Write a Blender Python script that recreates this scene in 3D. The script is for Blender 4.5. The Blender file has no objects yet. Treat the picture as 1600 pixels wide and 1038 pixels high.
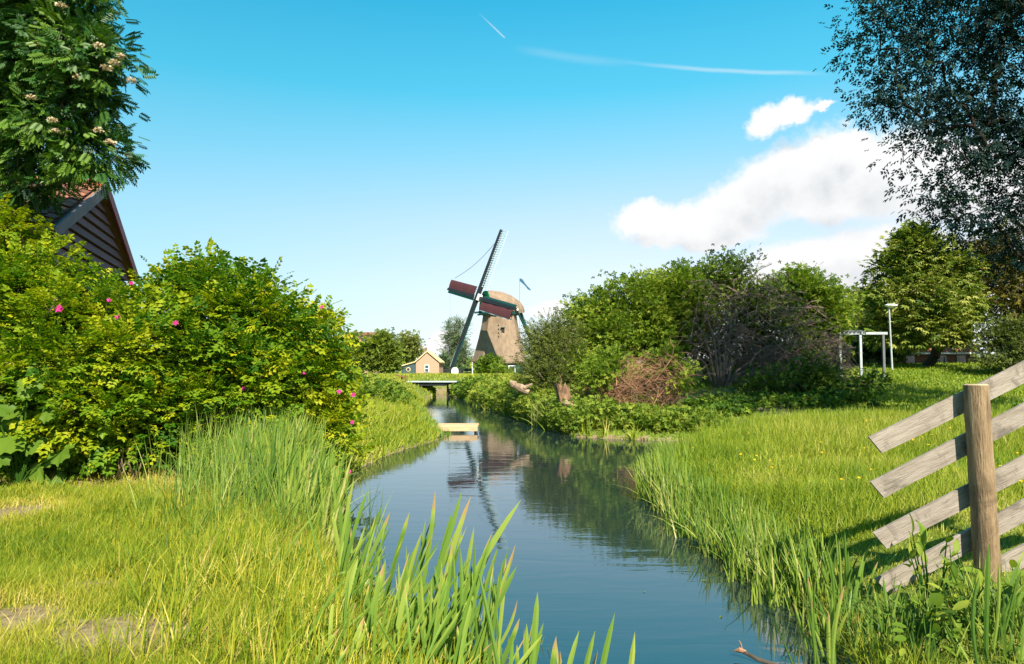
import bpy, math, random
import numpy as np
R = np.random.default_rng(7)
random.seed(7)
S = bpy.context.scene
C = S.collection

# ------------------------------------------------------------------ camera, sky, sun, exposure
F = 1067.0                                   # focal length in pixels of the 1600 px wide photograph
PITCH = math.atan(61 / 1067.0)
CAMZ = 2.0                                   # eye height over the water
cam_d = bpy.data.cameras.new('camera')
cam_d.sensor_width = 36.0
cam_d.lens = 36.0 * F / 1600.0
cam_d.clip_start = 0.05
cam_d.clip_end = 6000
cam = bpy.data.objects.new('camera', cam_d)
C.objects.link(cam)
cam.location = (0, 0, CAMZ)
cam.rotation_euler = (math.pi / 2 + PITCH, 0, 0)
S.camera = cam

EXPO = 1.2
S.view_settings.view_transform = 'Standard'
S.view_settings.look = 'None'
S.view_settings.exposure = EXPO
S.view_settings.gamma = 1
S.view_settings.use_curve_mapping = False
K = 1.0 / 2 ** EXPO
S.cycles.max_bounces = 8
S.cycles.transparent_max_bounces = 8
S.cycles.use_denoising = True

SUN = np.array([2.25, -6.5, 6.5]); SUN /= np.linalg.norm(SUN)
sd_ = bpy.data.lights.new('sun', 'SUN')
sd_.energy = 5.0
sd_.angle = math.radians(0.5)
sd_.color = (1.0, 0.93, 0.80)
sun = bpy.data.objects.new('sun', sd_)
C.objects.link(sun)
from mathutils import Vector, Matrix
sun.rotation_euler = Vector(SUN).to_track_quat('Z', 'Y').to_euler()
SUN_EL = math.asin(SUN[2]); SUN_AZ = math.atan2(SUN[0], SUN[1])


def ray(px, py):
    """direction of a pixel of the photograph"""
    x = (px - 800) / F; y = (519 - py) / F
    c, s = math.cos(PITCH), math.sin(PITCH)
    return np.array([x, c - s * y, s + c * y])


def at(px, py, Y):
    d = ray(px, py)
    return np.array([0, 0, CAMZ]) + d * (Y / d[1])


def azel(px, py):
    d = ray(px, py); d = d / np.linalg.norm(d)
    return math.atan2(d[0], d[1]), math.asin(d[2])


class NT:
    """tiny node tree writer"""
    def __init__(s, tree):
        s.t = tree; s.n = tree.nodes; s.l = tree.links

    def put(s, sock, v):
        if v is None: return
        if isinstance(v, bpy.types.NodeSocket): s.l.new(v, sock)
        else: sock.default_value = v

    def math(s, op, a, b=None, c=None, clamp=False):
        n = s.n.new('ShaderNodeMath'); n.operation = op; n.use_clamp = clamp
        for i, v in enumerate((a, b, c)): s.put(n.inputs[i], v)
        return n.outputs[0]

    def vec(s, op, a, b=None, c=None, out=0):
        n = s.n.new('ShaderNodeVectorMath'); n.operation = op
        for i, v in enumerate((a, b, c)):
            s.put(n.inputs[i], v)
        return n.outputs['Value'] if op in ('LENGTH', 'DOT_PRODUCT', 'DISTANCE') else n.outputs[0]

    def mix(s, f, a, b, mode='MIX'):
        n = s.n.new('ShaderNodeMix'); n.data_type = 'RGBA'; n.blend_type = mode
        s.put(n.inputs[0], f); s.put(n.inputs[6], a); s.put(n.inputs[7], b)
        return n.outputs[2]

    def ramp(s, f, stops, interp='LINEAR'):
        n = s.n.new('ShaderNodeValToRGB'); n.color_ramp.interpolation = interp
        e = n.color_ramp.elements
        while len(e) < len(stops): e.new(0.5)
        for i, (p, c) in enumerate(stops):
            e[i].position = p; e[i].color = (*c, 1)
        s.put(n.inputs[0], f)
        return n.outputs[0]

    def noise(s, vec, scale, detail=4, rough=0.55, dist=0.0, color=False):
        n = s.n.new('ShaderNodeTexNoise')
        n.inputs['Scale'].default_value = scale; n.inputs['Detail'].default_value = detail
        n.inputs['Roughness'].default_value = rough; n.inputs['Distortion'].default_value = dist
        s.put(n.inputs['Vector'], vec)
        return n.outputs['Color'] if color else n.outputs[0]

    def smooth(s, v, a, b):
        n = s.n.new('ShaderNodeMapRange'); n.interpolation_type = 'SMOOTHSTEP'
        s.put(n.inputs[0], v); n.inputs[1].default_value = a; n.inputs[2].default_value = b
        return n.outputs[0]


def build_world():
    w = bpy.data.worlds.new('World'); S.world = w; w.use_nodes = True
    t = w.node_tree
    for n in list(t.nodes): t.nodes.remove(n)
    g = NT(t)
    out = t.nodes.new('ShaderNodeOutputWorld')
    bg = t.nodes.new('ShaderNodeBackground')
    tc = t.nodes.new('ShaderNodeTexCoord')
    d = g.vec('NORMALIZE', tc.outputs['Generated'])
    sep = t.nodes.new('ShaderNodeSeparateXYZ'); g.put(sep.inputs[0], d)
    az = g.math('ARCTAN2', sep.outputs[0], sep.outputs[1])
    el = g.math('ARCSINE', sep.outputs[2])
    sky = t.nodes.new('ShaderNodeTexSky'); sky.sky_type = 'NISHITA'; sky.sun_disc = False
    sky.sun_elevation = SUN_EL; sky.sun_rotation = SUN_AZ
    sky.air_density = 1.0; sky.dust_density = 0.6; sky.ozone_density = 1.5
    nis = g.vec('SCALE', sky.outputs[0]); nis.node.inputs['Scale'].default_value = 0.10
    grad = g.ramp(g.math('DIVIDE', el, 1.5708), [
        (0.0, (0.92, 0.955, 0.985)), (0.075, (0.79, 0.88, 0.98)), (0.137, (0.57, 0.785, 0.975)), (0.195, (0.28, 0.695, 0.925)),
        (0.25, (0.075, 0.60, 0.86)), (0.328, (0.008, 0.455, 0.745)), (0.55, (0.006, 0.26, 0.54)), (1.0, (0.008, 0.16, 0.42))])
    # deeper to the side away from the clouds
    grad = g.mix(g.smooth(az, 0.25, -0.8), grad, (0.50, 0.85, 0.86, 1), 'MULTIPLY')
    base = g.mix(0.03, g.vec('SCALE', grad), nis)
    sc = [n for n in t.nodes if n.bl_idname == 'ShaderNodeVectorMath' and n.operation == 'SCALE']
    for n in sc:
        if n.outputs[0] is not nis: n.inputs['Scale'].default_value = K
    # clouds: heaps of ellipses in azimuth / elevation with noisy edges
    comb = t.nodes.new('ShaderNodeCombineXYZ'); g.put(comb.inputs[0], az); g.put(comb.inputs[1], el)
    p0 = comb.outputs[0]
    n1 = g.noise(d, 9.0, 6, 0.6, color=True)
    n2 = g.noise(d, 34.0, 5, 0.65, color=True)
    warp = g.vec('ADD', g.vec('MULTIPLY', g.vec('SUBTRACT', n1, (.5, .5, .5)), (0.075, 0.06, 0)),
                 g.vec('MULTIPLY', g.vec('SUBTRACT', n2, (.5, .5, .5)), (0.034, 0.03, 0)))
    pw = g.vec('ADD', p0, warp)
    blobs = [  # px, py, rx, ry in the photograph
        (1005, 340, 60, 30), (1030, 364, 50, 26), (1085, 348, 76, 38), (1125, 370, 84, 24), (1155, 330, 74, 46),
        (1190, 300, 74, 48), (1230, 272, 84, 56), (1295, 252, 90, 58), (1330, 222, 54, 34), (1375, 262, 104, 70),
        (1300, 306, 150, 46), (1480, 280, 150, 84), (1620, 300, 150, 80),
        (1190, 190, 42, 26), (1230, 182, 58, 21), (1280, 177, 26, 8),
        (1280, 398, 110, 26), (1370, 390, 150, 52), (1330, 435, 230, 56), (1190, 440, 160, 28), (1080, 432, 80, 16),
        (1560, 420, 220, 70), (688, 528, 22, 20), (664, 545, 40, 14), (868, 487, 50, 16), (930, 500, 70, 16)]

    def density(p):
        acc = None
        for (px, py, rx, ry) in blobs:
            a, e = azel(px, py)
            c = math.cos(a)
            rx_ = rx / F * c * c * 1.05; ry_ = ry / F * c
            v = g.vec('MULTIPLY', g.vec('SUBTRACT', p, (a, e, 0)), (1 / rx_, 1 / ry_, 0))
            q = g.math('SUBTRACT', 1.0, g.vec('LENGTH', v))
            acc = q if acc is None else g.math('SMOOTH_MAX', acc, q, 0.25)
        return acc
    den = density(pw)
    den_up = density(g.vec('ADD', pw, (0.012, 0.034, 0)))
    fine = g.noise(d, 20.0, 9, 0.66)
    den2 = g.math('ADD', den, g.math('MULTIPLY', g.math('SUBTRACT', fine, 0.5), 0.55))
    alpha = g.smooth(den2, -0.02, 0.42)
    shade = g.math('ADD', g.math('MULTIPLY', den_up, 0.95), g.math('MULTIPLY', g.math('SUBTRACT', fine, 0.5), 0.9))
    col = g.ramp(shade, [(0.0, (1.06, 1.05, 1.04)), (0.45, (0.98, 0.98, 0.98)), (0.8, (0.85, 0.865, 0.88)), (1.0, (0.76, 0.785, 0.81))])
    col = g.vec('SCALE', col); col.node.inputs['Scale'].default_value = K
    c1 = g.mix(g.math('MULTIPLY', alpha, 0.97), base, col)

    # contrails: short segments in the same coordinates
    def trail(a, b, width, strength, c, fade0, fade1):
        a = np.array(azel(*a)); b = np.array(azel(*b)); L = np.linalg.norm(b - a); u = (b - a) / L
        rel = g.vec('SUBTRACT', g.vec('ADD', p0, g.vec('MULTIPLY', g.vec('SUBTRACT', n1, (.5, .5, .5)), (.004, .007, 0))), (a[0], a[1], 0))
        s_ = g.math('DIVIDE', g.vec('DOT_PRODUCT', rel, (u[0], u[1], 0)), float(L))
        d_ = g.math('ABSOLUTE', g.vec('DOT_PRODUCT', rel, (-u[1], u[0], 0)))
        al = g.math('MULTIPLY', g.smooth(d_, width, 0.0), strength)
        al = g.math('MULTIPLY', al, g.math('MULTIPLY', g.smooth(s_, 0.0, fade0), g.smooth(s_, 1.0, 1 - fade1)))
        return g.mix(al, c, (0.9 * K, 0.97 * K, 1.0 * K, 1))
    c1 = trail((744, 17), (790, 60), 0.0017, 0.5, c1, 0.8, 0.05)
    c1 = trail((790, 74), (1010, 101), 0.009, 0.11, c1, 0.3, 0.4)
    c1 = trail((940, 92), (1310, 116), 0.0042, 0.36, c1, 0.5, 0.25)
    g.put(bg.inputs[0], c1); bg.inputs[1].default_value = 1.0
    t.links.new(bg.outputs[0], out.inputs[0])


build_world()

# ------------------------------------------------------------------ materials
MATS = {}


def new_mat(name):
    m = bpy.data.materials.new(name); m.use_nodes = True
    t = m.node_tree
    for n in list(t.nodes): t.nodes.remove(n)
    MATS[name] = m
    g = NT(t)
    out = t.nodes.new('ShaderNodeOutputMaterial')
    return m, g, out


def surf(name, c1, c2=None, rough=0.8, scale=6.0, stretch=(1, 1, 1), bump=0.25, spec=0.3, c3=None, rnd=0.0, metal=0.0, coord='Object', stain=None):
    """noisy two or three tone surface with fine relief"""
    m, g, out = new_mat(name)
    b = g.n.new('ShaderNodeBsdfPrincipled')
    tc = g.n.new('ShaderNodeTexCoord')
    v = g.vec('MULTIPLY', tc.outputs[coord], stretch)
    c2 = c2 or tuple(x * 0.75 for x in c1)
    n = g.noise(v, scale, 6, 0.62)
    stops = [(0.3, c2), (0.68, c1)]
    if c3: stops = [(0.27, c3), (0.45, c2), (0.68, c1)]
    col = g.ramp(n, stops)
    if rnd:
        oi = g.n.new('ShaderNodeObjectInfo')
        k = g.math('ADD', 1 - rnd, g.math('MULTIPLY', oi.outputs['Random'], 2 * rnd))
        cc = g.n.new('ShaderNodeCombineXYZ')
        for i in range(3): g.put(cc.inputs[i], k)
        col = g.mix(1.0, col, cc.outputs[0], 'MULTIPLY')
    if stain:                                  # large irregular weather stains
        oi = g.n.new('ShaderNodeObjectInfo')
        sv = g.vec('ADD', tc.outputs['Object'], g.vec('SCALE', oi.outputs['Location']))
        k = g.smooth(g.noise(sv, stain[1], 5, 0.7, 0.8), 0.50, 0.68)
        col = g.mix(g.math('MULTIPLY', k, stain[0] * 1.6), col, tuple(x * 0.45 for x in c2) + (1,))
    g.put(b.inputs['Base Color'], col)
    b.inputs['Roughness'].default_value = rough
    b.inputs['Specular IOR Level'].default_value = spec
    b.inputs['Metallic'].default_value = metal
    if bump:
        bp = g.n.new('ShaderNodeBump'); bp.inputs['Strength'].default_value = bump; bp.inputs['Distance'].default_value = 0.02
        g.put(bp.inputs['Height'], g.noise(v, scale * 4, 5, 0.6)); g.put(b.inputs['Normal'], bp.outputs[0])
    g.l.new(b.outputs[0], out.inputs[0])
    return m


def leaf_mat(name, stops, trans=0.3, rough=0.5, spec=0.35, tcol=(1.0, 1.15, 0.45)):
    """leaf colour from the tone of each leaf, lit from both sides"""
    m, g, out = new_mat(name)
    at_ = g.n.new('ShaderNodeAttribute'); at_.attribute_name = 'tone'
    col = g.ramp(at_.outputs['Fac'], stops)
    b = g.n.new('ShaderNodeBsdfPrincipled')
    g.put(b.inputs['Base Color'], col)
    b.inputs['Roughness'].default_value = rough; b.inputs['Specular IOR Level'].default_value = spec
    tr = g.n.new('ShaderNodeBsdfTranslucent')
    g.put(tr.inputs[0], g.mix(1.0, col, (*tcol, 1), 'MULTIPLY'))
    mx = g.n.new('ShaderNodeMixShader'); mx.inputs[0].default_value = trans
    g.l.new(b.outputs[0], mx.inputs[1]); g.l.new(tr.outputs[0], mx.inputs[2])
    g.l.new(mx.outputs[0], out.inputs[0])
    return m


M_rose = leaf_mat('rose leaf', [(0.0, (0.035, 0.11, 0.006)), (0.35, (0.13, 0.23, 0.010)), (0.65, (0.28, 0.33, 0.010)), (1.0, (0.46, 0.43, 0.014))], 0.42, spec=.15)
M_rowan = leaf_mat('rowan leaf', [(0.0, (0.008, 0.04, 0.006)), (0.6, (0.03, 0.10, 0.010)), (1.0, (0.11, 0.20, 0.016))], 0.25)
M_willow = leaf_mat('dark tree leaf', [(0.0, (0.004, 0.014, 0.014)), (0.6, (0.010, 0.028, 0.024)), (1.0, (0.028, 0.055, 0.028))], 0.10, spec=.06)  # very dark: the shade over this crown is put into the leaf colour
M_haw = leaf_mat('hawthorn leaf', [(0.0, (0.06, 0.12, 0.012)), (0.5, (0.16, 0.23, 0.02)), (1.0, (0.31, 0.34, 0.045))], 0.42, spec=.1)
M_dark = leaf_mat('dull shrub leaf', [(0.0, (0.03, 0.065, 0.010)), (0.5, (0.085, 0.14, 0.016)), (1.0, (0.19, 0.235, 0.03))], 0.22, spec=.12)
M_olive = leaf_mat('olive leaf', [(0.0, (0.05, 0.065, 0.02)), (0.5, (0.11, 0.14, 0.026)), (1.0, (0.22, 0.24, 0.05))], 0.28, spec=.12)
M_chest = leaf_mat('chestnut leaf', [(0.0, (0.035, 0.075, 0.008)), (0.5, (0.12, 0.17, 0.016)), (1.0, (0.32, 0.33, 0.07))], 0.28, spec=.15)
M_autumn = leaf_mat('bronze leaf', [(0.0, (0.02, 0.025, 0.006)), (0.6, (0.07, 0.065, 0.01)), (1.0, (0.17, 0.13, 0.015))], 0.22, spec=.12)
M_far = leaf_mat('far leaf', [(0.0, (0.07, 0.11, 0.02)), (0.5, (0.16, 0.21, 0.025)), (1.0, (0.28, 0.32, 0.045))], 0.28, spec=.1)
M_poplar = leaf_mat('poplar leaf', [(0.0, (0.06, 0.10, 0.05)), (0.5, (0.12, 0.17, 0.07)), (1.0, (0.25, 0.29, 0.15))], 0.25, spec=.1)
M_grass = leaf_mat('grass', [(0.0, (0.06, 0.13, 0.010)), (0.35, (0.17, 0.24, 0.014)), (0.65, (0.34, 0.34, 0.025)), (0.85, (0.48, 0.40, 0.06)), (1.0, (0.58, 0.44, 0.15))], 0.35, 0.5, 0.2)
M_meadow = leaf_mat('long grass', [(0.0, (0.06, 0.14, 0.010)), (0.5, (0.21, 0.28, 0.018)), (0.85, (0.36, 0.36, 0.04)), (1.0, (0.48, 0.42, 0.12))], 0.35, 0.5, 0.2)
M_reed = leaf_mat('reed blade', [(0.0, (0.05, 0.12, 0.016)), (0.5, (0.14, 0.235, 0.030)), (0.85, (0.29, 0.34, 0.055)), (1.0, (0.36, 0.24, 0.09))], 0.32, 0.42, 0.3)
M_reedsoft = leaf_mat('soft reed', [(0.0, (0.05, 0.12, 0.02)), (0.5, (0.15, 0.24, 0.03)), (0.85, (0.29, 0.34, 0.05)), (1.0, (0.42, 0.40, 0.14))], 0.30, 0.45, 0.25)
M_herb = leaf_mat('herb leaf', [(0.0, (0.035, 0.09, 0.010)), (0.5, (0.12, 0.19, 0.018)), (1.0, (0.28, 0.31, 0.04))], 0.30, spec=.12)
M_pink = leaf_mat('rose petal', [(0.0, (0.48, 0.015, 0.16)), (1.0, (0.70, 0.05, 0.32))], 0.25, tcol=(1, 1, 1))
M_cream = leaf_mat('cream blossom', [(0.0, (0.40, 0.28, 0.14)), (1.0, (0.62, 0.50, 0.32))], 0.2, tcol=(1, 1, 1))
M_buttercup = leaf_mat('yellow petal', [(0.0, (0.75, 0.45, 0.01)), (1.0, (0.85, 0.60, 0.02))], 0.2, tcol=(1, 1, 1))
M_bark = surf('bark', (0.10, 0.075, 0.05), (0.045, 0.033, 0.024), 0.9, 8, (1, 1, 0.25), 0.5)
M_darkbark = surf('dark bark', (0.035, 0.028, 0.022), (0.018, 0.014, 0.012), 0.95, 8, (1, 1, 0.25), 0.4, spec=.05)
M_greybark = surf('grey bark', (0.21, 0.165, 0.125), (0.12, 0.092, 0.07), 0.9, 8, (1, 1, 0.25), 0.5)
M_deadtwig = surf('purple brown twig', (0.22, 0.155, 0.125), (0.12, 0.08, 0.066), 0.9, 5, bump=0)
M_twig = surf('reddish dry twig', (0.30, 0.16, 0.09), (0.15, 0.075, 0.04), 0.9, 5, bump=0)
M_fence = surf('weathered board', (0.30, 0.255, 0.21), (0.23, 0.19, 0.152), 0.8, 9, (0.35, 1, 3.2), 0.5, c3=(0.15, 0.115, 0.085), rnd=0.12, stain=(0.5, 4.5))
M_post = surf('split post', (0.36, 0.25, 0.14), (0.20, 0.13, 0.07), 0.85, 7, (2.6, 2.6, 0.30), 1.0, c3=(0.05, 0.032, 0.02), stain=(0.4, 3.5))
M_cut = surf('cut wood end', (0.46, 0.35, 0.22), (0.34, 0.25, 0.15), 0.85, 18, bump=0.3)
M_thatch = surf('thatch', (0.275, 0.20, 0.138), (0.17, 0.122, 0.084), 0.95, 2.2, (1, 1, 0.45), 0.6, spec=0.05)
M_teal = surf('dark teal paint', (0.012, 0.075, 0.065), (0.008, 0.05, 0.045), 0.5, 3, bump=0.1)
M_green = surf('green paint', (0.01, 0.17, 0.07), (0.008, 0.12, 0.05), 0.5, 3, bump=0.1)
M_black = surf('black tarred wood', (0.018, 0.022, 0.024), (0.010, 0.012, 0.014), 0.6, 4, bump=0.2)
M_sailwhite = surf('pale lattice paint', (0.55, 0.66, 0.70), (0.45, 0.56, 0.62), 0.6, 4, bump=0.1)
M_white = surf('white paint', (0.78, 0.78, 0.76), (0.66, 0.66, 0.64), 0.6, 3, bump=0.1)
M_cloth = surf('red brown sailcloth', (0.105, 0.030, 0.034), (0.08, 0.022, 0.026), 0.9, 2.5, bump=0.2)  # cloth colour darkened to stand in for shade on the sails
M_brick = surf('pink brick', (0.44, 0.28, 0.19), (0.38, 0.23, 0.155), 0.9, 5, bump=0.2)
M_creamroof = surf('cream thatch rim', (0.62, 0.50, 0.27), (0.52, 0.41, 0.21), 0.9, 3, bump=0.3)
M_slate = surf('slate teal boards', (0.05, 0.085, 0.09), (0.035, 0.06, 0.066), 0.7, 4, bump=0.2)
M_tile = surf('clay roof tile', (0.27, 0.11, 0.06), (0.15, 0.065, 0.042), 0.85, 4, bump=0.4, rnd=0.35, c3=(0.10, 0.05, 0.035))
M_gable = surf('stained gable board', (0.15, 0.065, 0.072), (0.09, 0.04, 0.047), 0.7, 5, (1, 1, 4), 0.3, rnd=0.2)
M_barge = surf('grey barge board', (0.17, 0.15, 0.165), (0.12, 0.105, 0.115), 0.8, 4, bump=0.2)
M_bargered = surf('maroon barge board', (0.24, 0.055, 0.075), (0.17, 0.04, 0.055), 0.6, 4, bump=0.2)
M_oak = surf('jetty plank', (0.50, 0.36, 0.20), (0.36, 0.25, 0.14), 0.85, 6, (0.4, 2, 2), 0.4, rnd=0.1)
M_glass = surf('window glass', (0.05, 0.07, 0.08), (0.04, 0.05, 0.06), 0.08, 2, bump=0, spec=0.6)
M_redroof = surf('orange tiled roof', (0.42, 0.14, 0.06), (0.30, 0.10, 0.045), 0.85, 8, bump=0.3)
M_brown = surf('brown brick', (0.25, 0.13, 0.08), (0.17, 0.085, 0.05), 0.9, 6, bump=0.2)
M_rust = surf('rusty rail', (0.20, 0.08, 0.04), (0.12, 0.05, 0.03), 0.8, 5, bump=0.2)
M_grey = surf('grey timber', (0.13, 0.14, 0.15), (0.09, 0.095, 0.10), 0.8, 4, bump=0.2)
M_steel = surf('galvanised steel', (0.42, 0.45, 0.46), (0.30, 0.33, 0.34), 0.45, 5, bump=0.05)
M_stump = surf('weathered stump', (0.30, 0.18, 0.10), (0.14, 0.08, 0.045), 0.9, 5, (2, 2, 0.5), 0.9, c3=(0.07, 0.04, 0.025))
M_palewood = surf('bleached driftwood', (0.36, 0.26, 0.17), (0.17, 0.115, 0.075), 0.9, 5, bump=0.7)
M_blue = surf('blue streamer', (0.02, 0.10, 0.16), (0.015, 0.07, 0.12), 0.7, 3, bump=0)
M_yellow = surf('yellow canvas', (0.72, 0.50, 0.06), (0.62, 0.42, 0.05), 0.8, 3, bump=0)


def ground_mat():
    m, g, out = new_mat('soil and turf')
    b = g.n.new('ShaderNodeBsdfPrincipled')
    geo = g.n.new('ShaderNodeNewGeometry')
    P = geo.outputs['Position']
    n = g.noise(P, 0.9, 6, 0.6); n2 = g.noise(P, 14, 6, 0.65)
    turf = g.ramp(n2, [(0.25, (0.04, 0.075, 0.012)), (0.55, (0.13, 0.17, 0.025)), (0.8, (0.22, 0.23, 0.05))])
    soil = g.ramp(n2, [(0.25, (0.10, 0.065, 0.035)), (0.55, (0.22, 0.175, 0.09)), (0.85, (0.32, 0.26, 0.14))])
    at_ = g.n.new('ShaderNodeAttribute'); at_.attribute_name = 'bare'
    f = g.smooth(g.math('ADD', at_.outputs['Fac'], g.math('MULTIPLY', g.math('SUBTRACT', n, 0.5), 0.8)), 0.3, 0.6)
    g.put(b.inputs['Base Color'], g.mix(f, turf, soil))
    b.inputs['Roughness'].default_value = 0.95; b.inputs['Specular IOR Level'].default_value = 0.1
    bp = g.n.new('ShaderNodeBump'); bp.inputs['Strength'].default_value = 0.8; bp.inputs['Distance'].default_value = 0.03
    g.put(bp.inputs['Height'], n2); g.put(b.inputs['Normal'], bp.outputs[0])
    g.l.new(b.outputs[0], out.inputs[0])
    return m


def water_mat():
    m, g, out = new_mat('pond water')
    b = g.n.new('ShaderNodeBsdfPrincipled')
    geo = g.n.new('ShaderNodeNewGeometry')
    P = geo.outputs['Position']
    b.inputs['Base Color'].default_value = (0.011, 0.023, 0.024, 1)
    b.inputs['Roughness'].default_value = 0.025
    b.inputs['IOR'].default_value = 2.2
    a = g.noise(g.vec('MULTIPLY', P, (0.55, 2.0, 1)), 1.6, 3, 0.5, 0.4)
    c = g.noise(g.vec('MULTIPLY', P, (0.7, 2.2, 1)), 7.0, 2, 0.5, 0.6)
    patch = g.smooth(g.noise(P, 0.35, 2, 0.5), 0.42, 0.62)
    h = g.math('ADD', g.math('MULTIPLY', a, 0.6), g.math('MULTIPLY', g.math('MULTIPLY', c, patch), 0.16))
    bp = g.n.new('ShaderNodeBump'); bp.inputs['Strength'].default_value = 0.16; bp.inputs['Distance'].default_value = 0.03
    g.put(bp.inputs['Height'], h); g.put(b.inputs['Normal'], bp.outputs[0])
    g.l.new(b.outputs[0], out.inputs[0])
    return m


M_ground = ground_mat(); M_water = water_mat()


# ------------------------------------------------------------------ mesh helpers
def mesh_np(name, V, T, mat, parent=None, tone=None, smooth=False, attr='tone'):
    V = np.asarray(V, np.float32).reshape(-1, 3); T = np.asarray(T, np.int32).reshape(-1, 3)
    me = bpy.data.meshes.new(name)
    me.vertices.add(len(V)); me.vertices.foreach_set('co', V.ravel())
    n = len(T)
    me.loops.add(n * 3); me.polygons.add(n)
    me.loops.foreach_set('vertex_index', T.ravel())
    me.polygons.foreach_set('loop_start', np.arange(0, n * 3, 3, dtype=np.int32))
    me.polygons.foreach_set('use_smooth', np.full(n, smooth, dtype=bool))
    if tone is not None:
        a = me.attributes.new(attr, 'FLOAT', 'POINT'); a.data.foreach_set('value', np.asarray(tone, np.float32))
    me.update(calc_edges=True)
    me.materials.append(mat)
    return obj(name, me, parent)


def obj(name, me, parent=None):
    o = bpy.data.objects.new(name, me); C.objects.link(o)
    if parent is not None:
        o.parent = parent
        o.location = -np.array(parent.get('_base', (0, 0, 0)))   # parts are modelled in place
    return o


def thing(name, label, cat, base, group=None):
    o = bpy.data.objects.new(name, None); C.objects.link(o)
    o.location = base; o['_base'] = [float(x) for x in base]
    o.empty_display_size = 0.3
    tag(o, label, cat, group)
    return o


def tag(o, label=None, cat=None, group=None, kind=None):
    if label: o['label'] = label
    if cat: o['category'] = cat
    if group: o['group'] = group
    if kind: o['kind'] = kind
    return o


class MB:
    """collects polygons for one mesh"""
    def __init__(s): s.v = []; s.f = []

    def add(s, v, f):
        k = len(s.v); s.v += [tuple(map(float, p)) for p in v]; s.f += [tuple(i + k for i in q) for q in f]
        return s

    def box(s, c, size, ax=None):
        c = np.array(c, float); h = np.array(size, float) / 2
        A = np.eye(3) if ax is None else np.array(ax, float)
        v = [c + A.T @ (h * np.array(q)) for q in ((-1, -1, -1), (1, -1, -1), (1, 1, -1), (-1, 1, -1), (-1, -1, 1), (1, -1, 1), (1, 1, 1), (-1, 1, 1))]
        return s.add(v, [(0, 3, 2, 1), (4, 5, 6, 7), (0, 1, 5, 4), (1, 2, 6, 5), (2, 3, 7, 6), (3, 0, 4, 7)])

    def bar(s, a, b, w, h=None, up=(0, 0, 1)):
        a = np.array(a, float); b = np.array(b, float); h = h or w
        x = b - a; L = np.linalg.norm(x); x /= L
        up = np.array(up, float)
        if abs(x @ up) > 0.95: up = np.array([0, 1.0, 0])
        y = np.cross(up, x); y /= np.linalg.norm(y); z = np.cross(x, y)
        return s.box((a + b) / 2, (L, w, h), np.array([x, y, z]))

    def prism(s, poly, depth):
        """poly: 3-D outline, depth: extrusion vector"""
        poly = [np.array(p, float) for p in poly]; n = len(poly); d = np.array(depth, float)
        return s.add(poly + [p + d for p in poly], [tuple(range(n))[::-1], tuple(range(n, 2 * n))] + [(i, (i + 1) % n, n + (i + 1) % n, n + i) for i in range(n)])

    def loft(s, rings, cap=True):
        n = len(rings[0]); v = [p for r in rings for p in r]; f = []
        for k in range(len(rings) - 1):
            for i in range(n):
                j = (i + 1) % n
                f.append((k * n + i, k * n + j, (k + 1) * n + j, (k + 1) * n + i))
        if cap: f += [tuple(range(n))[::-1], tuple((len(rings) - 1) * n + i for i in range(n))]
        return s.add(v, f)

    def tube(s, pts, rad, sides=8, cap=True):
        return s.loft(tube_rings(pts, rad, sides), cap)

    def build(s, name, mat, parent=None, bevel=0.0, smooth=False):
        me = bpy.data.meshes.new(name); me.from_pydata(s.v, [], s.f); me.update()
        me.materials.append(mat)
        if smooth: me.polygons.foreach_set('use_smooth', np.ones(len(me.polygons), bool))
        if bevel:
            import bmesh
            bm = bmesh.new(); bm.from_mesh(me)
            bmesh.ops.remove_doubles(bm, verts=bm.verts, dist=1e-5)
            bmesh.ops.bevel(bm, geom=list(bm.edges), offset=bevel, segments=1, affect='EDGES')
            bm.to_mesh(me); bm.free()
        return obj(name, me, parent)


def tube_rings(pts, rad, sides):
    pts = np.asarray(pts, float); rad = np.broadcast_to(np.asarray(rad, float), (len(pts),))
    tan = np.gradient(pts, axis=0); tan /= np.linalg.norm(tan, axis=1)[:, None] + 1e-9
    ref = np.array([0.3, 1, 0.1]) if abs(tan[0] @ np.array([0.3, 1, 0.1])) < 0.9 else np.array([1, 0, 0.2])
    th = np.linspace(0, 2 * np.pi, sides, endpoint=False); out = []
    for p, t, r in zip(pts, tan, rad):
        a = np.cross(t, ref); a /= np.linalg.norm(a); b = np.cross(t, a)
        out.append(p + r * (np.cos(th)[:, None] * a + np.sin(th)[:, None] * b))
    return out


def tubes_np(segs, sides=4):
    """many straight taper tubes at once: segs (n, 8) = a, b, ra, rb"""
    s = np.asarray(segs, float); a, b, ra, rb = s[:, :3], s[:, 3:6], s[:, 6], s[:, 7]
    t = b - a; t /= np.linalg.norm(t, axis=1)[:, None] + 1e-9
    ref = np.where(np.abs(t[:, 2:3]) > 0.9, np.array([[1.0, 0, 0]]), np.array([[0, 0, 1.0]]))
    u = np.cross(t, ref); u /= np.linalg.norm(u, axis=1)[:, None] + 1e-9
    v = np.cross(t, u)
    th = np.linspace(0, 2 * np.pi, sides, endpoint=False)
    ring = np.cos(th)[None, :, None] * u[:, None] + np.sin(th)[None, :, None] * v[:, None]
    V = np.concatenate([a[:, None] + ring * ra[:, None, None], b[:, None] + ring * rb[:, None, None]], 1)
    q = []
    for i in range(sides):
        j = (i + 1) % sides
        q += [(i, j, sides + j), (i, sides + j, sides + i)]
    T = (np.arange(len(s))[:, None, None] * 2 * sides + np.array(q)[None]).reshape(-1, 3)
    return V.reshape(-1, 3), T


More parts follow.
